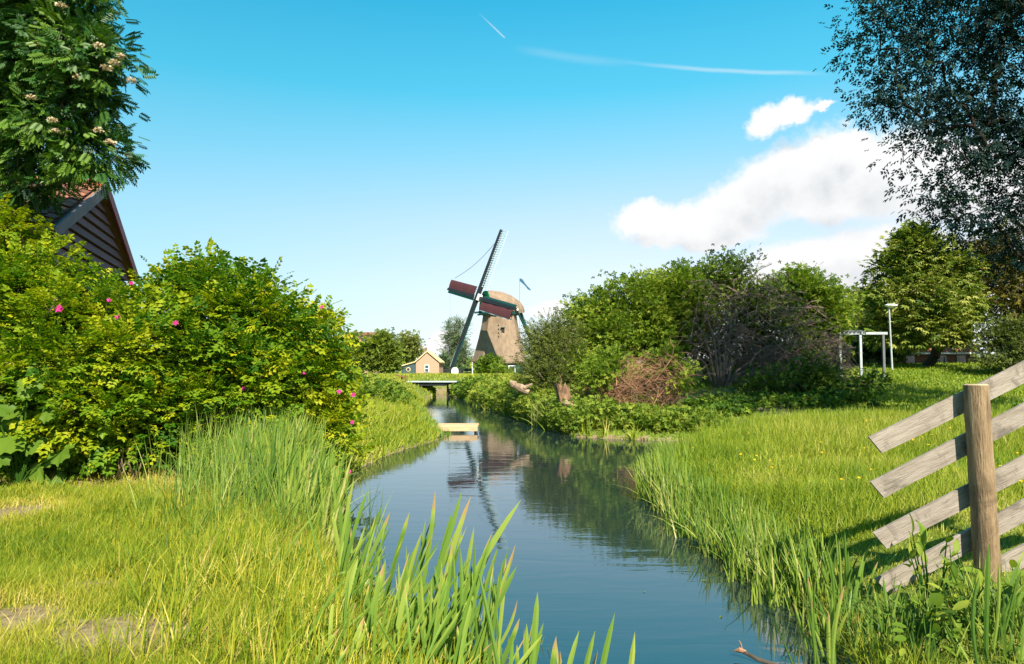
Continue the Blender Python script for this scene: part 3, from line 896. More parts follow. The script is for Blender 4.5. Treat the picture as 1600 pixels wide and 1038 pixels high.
# ------------------------------------------------------------------ barn behind the roses
def barn():
    ap = at(165, 290, 17.0)
    g = np.array([-.30, .954, 0.0])              # along the gable, away from the photographer
    rd = np.array([-.954, -.30, 0.0])            # along the ridge, away from the gable
    up = np.array([0, 0, 1.0]); sl = .50; hw = 3.5
    z0 = .5; Lr = 9.0
    t = thing('barn', 'barn with orange clay tile roof and dark boarded gable', 'barn', ap + rd * Lr / 2 - up * (ap[2] - z0))
    e = ap - up * (hw * sl)
    # gable wall body below the roof, recessed
    inn = hw - .35
    poly = [ap - up * .32, ap + g * inn - up * (.32 + inn * sl), ap + g * inn - up * (ap[2] - z0), ap - g * inn - up * (ap[2] - z0), ap - g * inn - up * (.32 + inn * sl)]
    MB().prism([q + rd * .20 for q in poly], rd * (Lr - .8)).build('wall', M_gable, t)
    # boards on the gable
    nb = 17; hb = .24
    zt = ap[2] - .36
    for k in range(nb):
        zb = zt - (k + 1) * hb; ztop = zb + hb - .035
        def half(z): return min(inn - .02, max(.02, (ap[2] - .34 - z) / sl))
        a1, a0 = half(ztop), half(zb)
        f = lambda s, z, o: np.array([ap[0], ap[1], 0]) + g * s + up * z + rd * o
        MB().loft([[f(-a0, zb, .08), f(a0, zb, .08), f(a0, zb, .19), f(-a0, zb, .19)], [f(-a1, ztop, .14), f(a1, ztop, .14), f(a1, ztop, .19), f(-a1, ztop, .19)]]).build('gable_board', M_gable, t)
    # roof slabs
    for s in (1, -1):
        d = g * s * hw - up * hw * sl; dn = d / np.linalg.norm(d)
        nrm = np.cross(rd, dn); nrm = nrm if nrm[2] > 0 else -nrm
        rf = MB().prism([ap - nrm * .02, ap + d * 1.06 - nrm * .02, ap + d * 1.06 - nrm * .14, ap - nrm * .14], rd * Lr).build('roof', M_brown, t)
        # barge boards at the gable end
        q = ap - rd * .02
        MB().prism([q + nrm * .06, q + d * 1.08 + nrm * .06, q + d * 1.08 - nrm * .18, q - nrm * .20], -rd * .05).build('barge_board', M_barge if s < 0 else M_bargered, t)
        if s < 0:
            # clay tiles on the slope that faces the pond, shared mesh
            tw, tl = .26, .34
            prof = [(-.5, .0), (-.36, .035), (-.15, .045), (.1, .02), (.35, .0), (.5, .02)]
            ring = lambda l, h: [(x * tw * 1.04, l, z + h) for x, z in prof] + [(x * tw * 1.04, l, z + h - .018) for x, z in prof[::-1]]
            tm = MB().loft([ring(0, .0), ring(-tl * 1.12, .035)])
            me = bpy.data.meshes.new('tile'); me.from_pydata(tm.v, [], tm.f); me.update(); me.materials.append(M_tile)
            nrow = int(4.0 / tl); ncol = 22
            for r in range(nrow):
                for c in range(ncol):
                    o = bpy.data.objects.new('tile', me); C.objects.link(o); o.parent = rf
                    pos = ap + dn * (r * tl + .02) + rd * (.12 + (c + .5) * tw) + nrm * (.0 + .006 * R.normal())
                    Mx = Matrix.Identity(4)
                    rr = R.normal() * .012
                    ax = rd * math.cos(rr) + dn * math.sin(rr); ay = -(dn * math.cos(rr) - rd * math.sin(rr)); az = np.cross(ax, ay)
                    if az @ nrm < 0: ax = -ax; az = np.cross(ax, ay)
                    for i in range(3): Mx[i][0], Mx[i][1], Mx[i][2] = ax[i], ay[i], az[i]
                    loc = pos - np.array(t['_base']) ; Mx.translation = loc - np.array(rf.location) * 1.0
                    # the roof is modelled in world coordinates, offset back to its barn
                    Mx.translation = pos
                    o.matrix_local = Mx
        else:
            MB().tube([ap + rd * .02 + up * .02, ap + rd * (Lr - .05) + up * .02], .11, 8).build('ridge_tiles', M_redroof, t)


barn()


# ------------------------------------------------------------------ fence on the right bank
def slat_fence():
    Y = 5.30
    p = g_at(1543, Y, 900)
    t = thing('slanting_fence', 'weathered plank fence of slanting boards on a round post beside the pond', 'fence', p)
    top = at(1525, 602, Y); bot = at(1547, 925, Y) - np.array([0, 0, .25])
    post = MB(); rings = []
    prof = np.array([1 + .05 * math.sin(3 * a + 1) + .03 * math.sin(5 * a) for a in np.linspace(0, 6.283, 14, endpoint=False)])
    for s in np.linspace(0, 1, 9):
        c = bot * (1 - s) + top * s; r = .087 * (1.05 - .07 * s) + .002 * math.sin(s * 23)
        rings.append([c + np.array([math.cos(a) * r * q, math.sin(a) * r * q, 0]) for a, q in zip(np.linspace(0, 6.283, 14, endpoint=False) + s * .25, prof)])
    post.loft(rings, cap=False).build('post', M_post, t, smooth=True)
    cr = rings[-1]
    MB().loft([cr, [q * .9 + top * .1 + np.array([0, 0, .008]) for q in cr]]).build('post_top', M_cut, t)
    # second post beyond the frame
    q = at(1790, 560, Y)
    MB().tube([np.array([q[0], Y, .1]), np.array([q[0], Y, 2.15])], .085, 12).build('post', M_post, t)
    ends = [((1370, 694), .500), ((1373, 764), .518), ((1377, 843), .522), ((1381, 915), .548), ((1384, 984), .548)]
    for i, ((px, py), slp) in enumerate(ends):
        a = at(px, py, Y + .115); b = at(px + 452, py - 452 * slp, Y + .115)
        x = (b - a) / np.linalg.norm(b - a); zz = np.array([-x[2], 0, x[0]]); yy = np.array([0, 1.0, 0])
        w = .152; L = np.linalg.norm(b - a)
        n_ = 10; rg = []
        bow = R.normal() * .006
        for s in np.linspace(0, 1, n_):
            jit = R.normal(size=2) * .0012
            c = a + x * L * s + zz * (bow * math.sin(math.pi * s))
            sk = -.035 if s == 0 else 0
            rg.append([c + x * 0 + zz * (-w / 2 + jit[0]) + yy * -.013, c + zz * (w / 2 + jit[1]) + yy * -.013 + x * sk, c + zz * (w / 2 + jit[1]) + yy * .013 + x * sk, c + zz * (-w / 2 + jit[0]) + yy * .013])
        o = MB().loft(rg).build('board', M_fence, t)
        # grain runs along the slanting board: rotate the object frame, keep the mesh in place
        me = o.data; th = math.atan2(x[2], x[0])
        Mr = Matrix.Rotation(-th, 4, 'Y')       # local x axis onto the board
        base = Vector(o.location)
        me.transform(Matrix.Translation(base)); me.transform(Mr.inverted()); 
        o.matrix_local = Mr
        o.data.update()
        for hx in (1517, 1524):
            s = (at(hx, 0, Y)[0] - a[0]) / x[0]
            MB().tube([a + x * s + yy * -.012, a + x * s + yy * -.017], .006, 6).build('nail', M_grey, t) if i < 0 else None


slat_fence()


# ------------------------------------------------------------------ right background: lamp, pergola, house
def right_back():
    p = g_at(1394, 38, 570); top = at(1389, 479, 38)
    t = thing('street_lamp', 'slim pale street lamp post in front of the chestnut tree', 'street lamp', p)
    MB().tube([p - np.array([0, 0, .2]), (p * .5 + top * .5), top], [.055, .045, .04], 8).build('pole', M_steel, t)
    k = top + np.array([.12, 0, .05])
    MB().loft([[k + np.array([math.cos(a) * r * 1.35, math.sin(a) * r, z]) for a in np.linspace(0, 6.283, 10, endpoint=False)] for r, z in ((.07, -.14), (.25, -.03), (.27, .03), (.17, .08))]).build('lamp_head', M_white, t)
    # white pergola frame
    Y = 33.5
    a, b, c = g_at(1314, Y + .4), g_at(1346, Y), g_at(1382, Y)
    zt = at(1346, 522, Y)[2]
    t = thing('pergola', 'white pergola frame beside the shrubs on the back lawn', 'pergola', b)
    for q, m_ in ((a, M_steel), (b, M_steel), (c, M_grey)): MB().box((q[0], q[1], (q[2] + zt) / 2 - .1), (.11, .11, zt - q[2] + .1)).build('post', m_, t)
    MB().bar((a[0], a[1], zt + .03), (b[0] - .02, b[1], zt + .03), .12).build('beam', M_steel, t)
    MB().bar((b[0] + .06, b[1], zt + .03), (c[0] + .2, c[1], zt + .03), .12).build('beam', M_steel, t)
    for s in np.linspace(0.1, .9, 5):
        q = a * (1 - s) + b * s; MB().bar((q[0], q[1] - .15, zt + .15), (q[0] + .9, q[1] + 1.1, zt + .15), .08).build('crossbar', M_grey, t)
    # low house behind the chestnut
    Y = 47
    x0, x1 = at(1405, 560, Y)[0], at(1530, 560, Y)[0]
    z0 = 1.6; ze = at(1450, 552, Y)[2]; zr = at(1450, 520, Y)[2]
    t = thing('brick_house', 'low brick house with orange roof behind the chestnut tree', 'house', ((x0 + x1) / 2, Y + 3, z0))
    MB().box(((x0 + x1) / 2, Y + 3, (z0 + ze) / 2), (x1 - x0, 5.5, ze - z0)).build('wall', M_brown, t)
    MB().prism([(x0 - .3, Y - .2, ze - .05), (x0 - .3, Y + 3, zr + .6), (x0 - .3, Y + 6.2, ze - .05)], (x1 - x0 + .6, 0, 0)).build('roof', M_redroof, t)
    MB().box(((x0 + x1) / 2, Y - .24, ze - .02), (x1 - x0 + .6, .1, .12)).build('gutter', M_white, t)
    for px in (1425, 1462, 1475, 1505):
        q = at(px, 566, Y)
        f = MB().box((q[0], Y + .24, q[2] - .05), (.55, .14, 1.0)).build('window', M_white, t)
        MB().box((q[0], Y + .16, q[2] - .05), (.4, .06, .84)).build('pane', M_glass, f)
    # a second roof further off
    Y = 62
    q0, q1 = at(1352, 500, Y), at(1395, 500, Y)
    t = thing('hipped_house', 'house showing one orange roof corner left of the street lamp', 'house', ((q0[0] + q1[0]) / 2, Y + 3, 1.6))
    MB().box(((q0[0] + q1[0]) / 2 + .8, Y + 3, 3.0), (3.6, 5, 2.9)).build('wall', M_brown, t)
    zt, zb = at(1380, 488, Y)[2], at(1360, 506, Y)[2]
    MB().add([(q0[0] - .2, Y, zb), (q1[0] + 2.4, Y, zb), (q1[0] + 2.4, Y + 6, zb), (q0[0] - .2, Y + 6, zb), (q0[0] + 1.9, Y + 2.6, zt + .3), (q1[0] + .6, Y + 2.6, zt + .3)],
             [(0, 1, 5, 4), (1, 2, 5), (2, 3, 4, 5), (3, 0, 4), (0, 3, 2, 1)]).build('roof', M_redroof, t)
    # flat white roofed shed by the pergola
    q = at(1322, 514, 46)
    t = thing('garden_shed', 'small garden shed with pale flat roof behind the pergola', 'shed', (q[0], 46, 1.7))
    MB().box((q[0], 47, (q[2] + 1.7) / 2 - .1), (1.6, 1.8, q[2] - 1.7)).build('wall', M_grey, t)
    MB().box((q[0], 47, q[2] + .02), (1.9, 2.2, .1)).build('roof', M_white, t)


right_back()

# ------------------------------------------------------------------ trees and shrubs
def G(px, Y): return g_at(px, Y)


# big dark tree whose trunk stands to the right
Lb = [lobe(1410, 70, 66, 17.5), lobe(1480, 70, 95, 18), lobe(1590, 60, 120, 18), lobe(1450, 190, 70, 17.5), lobe(1520, 200, 86, 18), lobe(1600, 220, 110, 18),
      lobe(1480, 300, 55, 17), lobe(1550, 330, 70, 17.5), lobe(1630, 340, 90, 18), lobe(1365, 70, 42, 17.4), lobe(1400, 140, 40, 17.2), lobe(1420, 235, 30, 17), lobe(1450, 330, 24, 17),
      lobe(1430, -60, 90, 17.5), lobe(1560, -100, 140, 17.5), lobe(1350, 15, 40, 17.4), lobe(1370, 160, 24, 17), lobe(1500, 345, 36, 17), lobe(1600, 375, 40, 17.6)]
Lb += [np.array(q, float) for q in ((15, 17.5, 14.5, 3.4, 3.4, 3), (18.5, 18.5, 11, 4, 4, 4), (16.5, 15.5, 17.5, 3.2, 3, 2.6), (13.2, 17, 17.2, 2.6, 2.4, 2.2), (19, 16.5, 15.5, 3.6, 3.4, 3.4), (17, 21, 15, 3.6, 3, 3.6), (14, 20.5, 14.5, 2.8, 2.6, 2.6))]  # extra crown lobes out of view, added to shade the visible crown and thicket
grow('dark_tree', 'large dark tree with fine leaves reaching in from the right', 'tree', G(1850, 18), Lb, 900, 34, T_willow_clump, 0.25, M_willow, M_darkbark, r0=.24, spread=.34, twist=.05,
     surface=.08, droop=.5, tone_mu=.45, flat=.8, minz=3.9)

# rowan at the upper left, in front of the barn
La = [lobe(60, 60, 80, 11), lobe(130, 95, 70, 10.8), lobe(95, 185, 75, 11), lobe(140, 235, 48, 10.8), lobe(30, 150, 90, 11.4), lobe(-70, 90, 120, 11), lobe(-80, 220, 100, 11.5),
      lobe(90, 20, 60, 11), lobe(20, -70, 120, 11), lobe(150, 150, 40, 10.7), lobe(60, 240, 45, 11), lobe(170, 122, 22, 10.7), lobe(160, 205, 20, 10.7), lobe(110, -40, 45, 11), lobe(40, 290, 34, 11), lobe(90, 285, 28, 11.2), lobe(0, 315, 26, 11.3)]
bt = G(20, 12.2)
rowan, rc, ru = grow('rowan_tree', 'rowan tree with cream blossom heads in front of the barn roof', 'tree', bt, La, 430, 24, T_pin5, 0.20, M_rowan, r0=.08, spread=.15, surface=.3, droop=.35, tone_mu=.66, tone_cl=.25, flat=.6, minz=4.6)
# cream flower heads
spots = [(95, 8), (62, 72), (190, 88), (167, 106), (180, 98), (122, 120), (205, 126), (82, 188), (152, 203), (172, 222), (88, 205), (155, 72), (50, 152)]
for px, py in spots:
    c = at(px, py, 10.0 + R.uniform(-.1, .2)); n = 60
    q = rnd_unit(n) * R.random((n, 1)) ** .5 * np.array([.085, .085, .035])
    V, T, tn = scatter(*T_tuft, c + q, rnd_unit(n), np.array([[0, -.4, 1.0]]) + rnd_unit(n) * .6, .03, R.random(n))
    o = mesh_np('flower_head', V, T, M_cream, rowan, tn)

# rose bushes on the left bank
def roses(bush, spots, Y):
    for px, py, s in spots:
        c = at(px, py, Y(px)); n = 9
        ang = np.arange(n) / n * 6.283 * 2
        ax = np.stack([np.cos(ang), np.full(n, -.25), np.sin(ang)], 1)
        V, T, tn = scatter(*T_tuft, np.repeat(c[None], n, 0) + R.normal(size=(n, 3)) * .008, ax, np.array([[0, -1.0, .35]]) + rnd_unit(n) * .35, .062 * s, R.random(n))
        mesh_np('flower', V, T, M_pink, bush, tn)


L1 = [lobe(0, 368, 45, 11), lobe(70, 435, 55, 10.8), lobe(10, 470, 70, 10.6), lobe(90, 520, 75, 10.4), lobe(175, 515, 60, 11), lobe(200, 560, 80, 10.4), lobe(60, 600, 90, 10.2),
      lobe(150, 640, 80, 10.0), lobe(20, 680, 60, 10.2), lobe(230, 660, 60, 10.2), lobe(-80, 450, 110, 11), lobe(-80, 600, 110, 10.6), lobe(135, 460, 42, 11.3), lobe(120, 690, 40, 10.2)]
b1, _, _ = grow('rose_bush', 'broad yellow green rose bush below the barn gable', 'bush', G(90, 11), L1, 420, 26, T_pin3, 0.20, M_rose, r0=.07, spread=.17, surface=.45, tone_mu=.47, tone_sd=.13, tone_cl=.2,
                bases=[G(40, 11), G(120, 10.8), G(200, 11)], trunk_name='stems', crown_name='foliage', flat=.55, lift=1.0)
roses(b1, [(92, 483, 1.1), (164, 622, 1.1), (183, 495, .7), (152, 577, .7), (170, 470, .5)], lambda x: 9.75)
L2 = [lobe(260, 388, 9, 12), lobe(285, 442, 30, 12), lobe(345, 440, 42, 12.2), lobe(400, 462, 38, 12), lobe(448, 488, 20, 12), lobe(372, 408, 12, 12), lobe(300, 490, 60, 11.6), lobe(380, 520, 75, 11.4), lobe(300, 580, 75, 11),
      lobe(390, 610, 75, 11), lobe(320, 660, 60, 10.8), lobe(260, 620, 50, 10.6), lobe(240, 485, 32, 11.8), lobe(440, 540, 55, 11.8)]
b2, _, _ = grow('rose_bush', 'tall rose bush with ragged top right of the barn', 'bush', G(340, 11.6), L2, 380, 22, T_pin3, 0.20, M_rose, r0=.07, spread=.18, surface=.4, tone_mu=.40, tone_cl=.24, tone_sd=.13,
                bases=[G(290, 11.6), G(380, 11.8)], trunk_name='stems', crown_name='foliage', flat=.6, lift=.9)
roses(b2, [(274, 505, .8), (240, 672, .6), (205, 443, .6), (380, 608, .6)], lambda x: 10.3)
L3 = [lobe(470, 520, 50, 12.6), lobe(498, 560, 40, 12.6), lobe(450, 600, 60, 12), lobe(498, 640, 42, 12.2), lobe(470, 680, 55, 11.8), lobe(512, 700, 34, 12), lobe(430, 540, 40, 12.4), lobe(400, 690, 50, 11.6), lobe(510, 600, 22, 12.2)]
b3, _, _ = grow('rose_bush', 'rose bush leaning over the pond at the end of the hedge', 'bush', G(440, 12.2), L3, 260, 24, T_pin3, 0.20, M_rose, r0=.06, spread=.18, surface=.4, tone_mu=.62, tone_cl=.2,
                bases=[G(430, 12.2), G(470, 12.6)], trunk_name='stems', crown_name='foliage', flat=.6, lift=.9, minz=.12)
roses(b3, [(455, 603, .8), (476, 583, .5), (552, 617, .7), (530, 612, .7), (550, 660, .6), (545, 738, .7), (502, 480, .5)], lambda x: 11.2)

# hawthorn thicket across the pond
haw = dict(bark=M_bark, r0=.12, trunk_name='stems', crown_name='foliage', flat=.75, spread=.38, sides=4)
Lh1 = [lobe(930, 500, 42, 32), lobe(985, 485, 52, 32), lobe(1040, 468, 48, 33), lobe(905, 545, 34, 31), lobe(955, 530, 40, 31), lobe(1020, 515, 50, 32), lobe(1065, 500, 50, 33), lobe(1072, 452, 36, 33.5), lobe(895, 585, 30, 29), lobe(920, 590, 24, 28)]
grow('hawthorn', 'sunlit green hawthorn behind the brown brush heap', 'shrub', G(1000, 32.5), Lh1, 460, 46, T_tuft, .17, M_haw, bases=[G(940, 32.3), G(1000, 32.6), G(1050, 33)], surface=.45, tone_mu=.52, tone_cl=.22, **haw)
Lh2 = [lobe(1105, 450, 44, 33.5), lobe(1160, 440, 42, 33.5), lobe(1140, 490, 62, 34), lobe(1200, 490, 50, 34), lobe(1100, 530, 45, 34), lobe(1220, 530, 50, 34), lobe(1130, 420, 24, 33.5), lobe(1180, 560, 60, 35), lobe(1240, 585, 50, 34.5)]
grow('thorn_thicket', 'tallest dark thicket of tangled stems in the tree shade', 'shrub', G(1160, 34), Lh2, 480, 30, T_tuft, .16, M_dark, bases=[G(1100, 34), G(1160, 33.8), G(1210, 34.2)], surface=.3, tone_mu=.5, leafless=.15, twist=.25, **haw)
Lh3 = [lobe(1262, 460, 38, 35), lobe(1295, 478, 32, 35), lobe(1275, 515, 46, 35), lobe(1240, 450, 32, 35), lobe(1268, 540, 28, 35), lobe(1294, 496, 18, 35), lobe(1250, 580, 38, 34.5)]
grow('hawthorn', 'rounded light green hawthorn at the end of the thicket by the pergola', 'shrub', G(1270, 35), Lh3, 280, 42, T_tuft, .17, M_haw, bases=[G(1250, 35), G(1290, 35.2)], surface=.4, tone_mu=.45, **haw)
Lh4 = [lobe(856, 528, 30, 30), lobe(850, 565, 32, 30), lobe(876, 560, 38, 29), lobe(838, 594, 22, 29), lobe(882, 525, 22, 30), lobe(866, 595, 30, 28)]
grow('willow_shrub', 'olive green willow shrub in front of the windmill base', 'shrub', G(850, 30), Lh4, 240, 34, T_will, .24, M_olive, bases=[G(835, 30), G(865, 29.5)], surface=.3, tone_mu=.5, bark=M_greybark, r0=.08, trunk_name='stems', crown_name='foliage', spread=.28, sides=4)
Lh5 = [lobe(1215, 612, 32, 27), lobe(1270, 608, 36, 27.5), lobe(1280, 608, 18, 29), lobe(1185, 622, 24, 27)]
grow('low_shrub', 'low dark shrub at the foot of the thicket in shade', 'shrub', G(1250, 27), Lh5, 170, 30, T_tuft, .15, M_dark, bases=[G(1220, 27), G(1275, 27.6), G(1315, 29)], surface=.3, tone_mu=.4, **haw)
# bare grey stems fanning out of the thicket
def bare_stems():
    Y = 31.0; p = G(1128, Y)
    t = thing('bare_bush', 'bare grey stems fanning from one stool before the dark thicket', 'bush', p)
    tips = [(1085, 500), (1100, 470), (1118, 480), (1135, 490), (1150, 480), (1165, 505), (1180, 560), (1095, 530), (1140, 520), (1190, 570), (1075, 540), (1160, 545)]
    for px, py in tips:
        e = at(px, py, Y + R.uniform(-.6, .6)); s0 = p + np.array([(px - 1130) / F * Y * .18, R.normal() * .1, -.05])
        m = s0 * .5 + e * .5 + np.array([-(px - 1130) / F * Y * .15, R.normal() * .1, .1])
        MB().tube([s0, (s0 + m) / 2 + R.normal(size=3) * .02, m, (m + e) / 2 + R.normal(size=3) * .06, e], [.085, .07, .05, .03, .012], 6).build('stem', M_greybark, t, smooth=True)


bare_stems()
# twigs through the shade thicket
def twig_heap(name, label, cat, box, n, mat, rad, L, seed, kind='stuff', arch=None):
    rr = np.random.default_rng(seed); segs = []
    (px0, px1), (py0, py1), (Y0, Y1) = box
    for _ in range(n):
        q = rr.random(3); px = px0 + q[0] * (px1 - px0)
        if arch:
            cx_, cy_, rx_, ry_ = arch[rr.integers(len(arch))]
            a_ = q[0] * 6.283; r_ = q[1] ** .5; px = cx_ + rx_ * r_ * math.cos(a_); py = cy_ + ry_ * r_ * math.sin(a_)
        else: py = py0 + q[1] * (py1 - py0)
        Y = Y0 + q[2] * (Y1 - Y0); a = at(px, py, Y)
        d = rr.normal(size=3) * np.array([1, .6, .55]); d /= np.linalg.norm(d); l = L * rr.uniform(.4, 1.4)
        P = [a - d * l / 2, a - d * l * .15 + rr.normal(size=3) * l * .05 + np.array([0, 0, .1 * l]), a + d * l * .2 + rr.normal(size=3) * l * .06 + np.array([0, 0, .1 * l]), a + d * l / 2 - np.array([0, 0, .08 * l])]
        for P_ in P: P_[2] = max(P_[2], float(height(P_[0:1], P_[1:2])[0]) + .02)
        r = rad * rr.uniform(.5, 1.5)
        for k in range(3): segs.append((*P[k], *P[k + 1], r * (1 - k * .25), r * (.75 - k * .25)))
    V, T = tubes_np(segs, 3)
    o = mesh_np(name, V, T, mat)
    tag(o, label, cat, kind=kind)


twig_heap('brush_heap', 'heap of reddish dry twigs on the far bank by the water', 'brush heap', ((910, 1068), (540, 646), (24.5, 27.5)), 1000, M_twig, .012, 1.3, 3, arch=[(935, 620, 26, 14), (955, 610, 28, 22), (975, 592, 28, 32), (1008, 588, 26, 26), (1032, 600, 26, 34), (990, 622, 56, 14), (1052, 590, 18, 40)])
grow('bramble', 'green bramble growing up through the brown brush heap', 'shrub', G(1000, 24.6), [lobe(930, 585, 22, 24.4), lobe(948, 566, 24, 25), lobe(1042, 560, 22, 25.5), lobe(1066, 600, 14, 24.5)],
     64, 22, T_tuft, .13, M_haw, r0=.03, spread=.24, surface=.2, tone_mu=.45, trunk_name='stems', crown_name='foliage', sides=3)
twig_heap('dead_twigs', 'tangle of grey dead twigs hanging in the shaded thicket', 'twigs', ((1060, 1330), (420, 640), (30.2, 33)), 1100, M_deadtwig, .016, 1.8, 4, arch=[(1110, 520, 45, 70), (1190, 510, 60, 80), (1250, 540, 50, 70), (1150, 570, 60, 50), (1300, 570, 30, 40), (1210, 590, 60, 40)])

# right background trees
Lc = [lobe(1440, 400, 45, 41), lobe(1410, 430, 42, 41), lobe(1470, 430, 45, 41), lobe(1395, 470, 34, 40), lobe(1440, 475, 55, 40), lobe(1485, 480, 40, 40.5), lobe(1400, 520, 34, 40), lobe(1450, 520, 50, 39.5), lobe(1485, 530, 30, 40), lobe(1430, 385, 30, 41)]
grow('chestnut_tree', 'chestnut tree with pale blossom standing behind the street lamp', 'tree', G(1447, 41.5), Lc, 460, 26, T_palm, .33, M_chest, r0=.28, spread=.38, surface=.5, tone_mu=.66, tone_cl=.25, lift=1.0, minz=3.6)
Ld = [lobe(1530, 400, 40, 44), lobe(1575, 390, 50, 44), lobe(1620, 420, 60, 44), lobe(1545, 450, 45, 43), lobe(1590, 460, 45, 43), lobe(1640, 480, 60, 43), lobe(1520, 480, 30, 43)]
grow('bronze_tree', 'bronze leaved tree in shade right of the chestnut', 'tree', G(1575, 44), Ld, 300, 20, T_tuft, .26, M_autumn, r0=.25, spread=.42, surface=.4, tone_mu=.5, minz=3.0)
Le = [lobe(1558, 528, 28, 36), lobe(1580, 520, 34, 36), lobe(1620, 530, 40, 36), lobe(1550, 555, 18, 35), lobe(1580, 552, 28, 35)]
grow('garden_shrub', 'olive garden shrub under the bronze tree behind the fence post', 'shrub', G(1580, 36), Le, 200, 22, T_tuft, .15, M_olive, r0=.08, spread=.3, surface=.4, tone_mu=.35, trunk_name='stems', crown_name='foliage', sides=4)
Lf = [lobe(1355, 470, 26, 56), lobe(1340, 495, 26, 56), lobe(1372, 480, 20, 56), lobe(1345, 520, 26, 55)]
grow('pale_tree', 'pale yellow green tree beyond the pergola', 'tree', G(1352, 56), Lf, 150, 18, T_tuft, .24, M_olive, r0=.12, spread=.4, surface=.35, tone_mu=.75, sides=4)
Lg = [lobe(1300, 545, 40, 44), lobe(1345, 550, 40, 46), lobe(1385, 548, 32, 46), lobe(1370, 535, 24, 46)]
grow('hedge', 'dark hedge seen through the white pergola', 'hedge', G(1345, 46), Lg, 170, 22, T_tuft, .22, M_dark, r0=.05, spread=.4, surface=.2, tone_mu=.3, trunk_name='stems', crown_name='foliage', sides=4)
# sapling with broad leaves in the shade of the lawn
Lk = [lobe(1362, 598, 20, 25, 16), lobe(1345, 605, 14, 25, 12)]
grow('sapling', 'dark broad leaved sapling on the lawn left of the fence', 'sapling', G(1358, 25), Lk, 26, 9, T_leaf, .30, M_dark, r0=.025, spread=.16, surface=.2, tone_mu=.3, trunk_name='stem', crown_name='foliage', sides=4)

# trees by the mill and along the far left bank
far = dict(r0=.14, sides=4, surface=.4)
grow('round_tree', 'rounded bright green tree left of the small house', 'tree', G(595, 88), [lobe(595, 548, 24, 88), lobe(580, 556, 18, 88), lobe(610, 560, 16, 88), lobe(592, 568, 22, 88, 12), lobe(600, 538, 14, 88)], 170, 22, T_tuft, .42, M_far, spread=.55, tone_mu=.42, **far)
grow('airy_tree', 'thin airy tree directly behind the small house roof', 'tree', G(637, 112), [lobe(638, 536, 15, 112), lobe(632, 550, 14, 112), lobe(646, 548, 12, 112)], 110, 16, T_tuft, .42, M_olive, spread=.6, tone_mu=.85, **far)
grow('leaning_poplar', 'grey green poplar between small house and windmill', 'tree', G(715, 125), [lobe(714, 520, 13, 125, 20), lobe(713, 545, 17, 125, 18), lobe(708, 562, 16, 125, 14), lobe(722, 560, 14, 125), lobe(716, 508, 8, 125)], 150, 20, T_will, .75, M_poplar, spread=.65, tone_mu=.5, **far)
grow('dull_tree', 'dull olive tree at the end of the rose hedge', 'tree', G(552, 95), [lobe(550, 548, 24, 95), lobe(535, 560, 20, 95), lobe(566, 566, 16, 95), lobe(520, 550, 20, 95)], 150, 18, T_tuft, .42, M_olive, spread=.6, tone_mu=.55, **far)
grow('small_tree', 'small dark tree right of the small house', 'tree', G(692, 118), [lobe(692, 566, 8, 118), lobe(696, 573, 9, 118)], 50, 14, T_tuft, .45, M_poplar, spread=.4, tone_mu=.2, **far)
grow('clipped_shrub', 'green shrub growing against the windmill base', 'shrub', G(762, 88), [lobe(766, 563, 12, 88, 5), lobe(758, 580, 12, 88, 7), lobe(778, 578, 12, 86, 8), lobe(784, 585, 12, 84, 8)], 90, 16, T_tuft, .36, M_haw, spread=.4, tone_mu=.35, trunk_name='stems', crown_name='foliage', **far)
# a far belt of trees closes the horizon
rr = np.random.default_rng(11); n = 9000
a_ = rr.uniform(-1.1, 1.1, n); d_ = rr.uniform(330, 420, n)
X_ = np.sin(a_) * d_; Y_ = np.cos(a_) * d_
hmax = 3 + 5 * lump(a_ * 60, d_ * 0, 1, 5) + 2 * lump(a_ * 200, d_ * 0, 1, 6)
P_ = np.stack([X_, Y_, .5 + hmax * rr.random(n) ** .7], 1)
V, T, tn = scatter(*T_tuft, P_, rnd_unit(n), np.array([[0, -.5, .8]]) + rnd_unit(n) * .5, 2.6, rr.random(n))
tag(mesh_np('treeline', V, T, M_far, None, tn), 'low belt of distant trees along the horizon', 'treeline', kind='stuff')


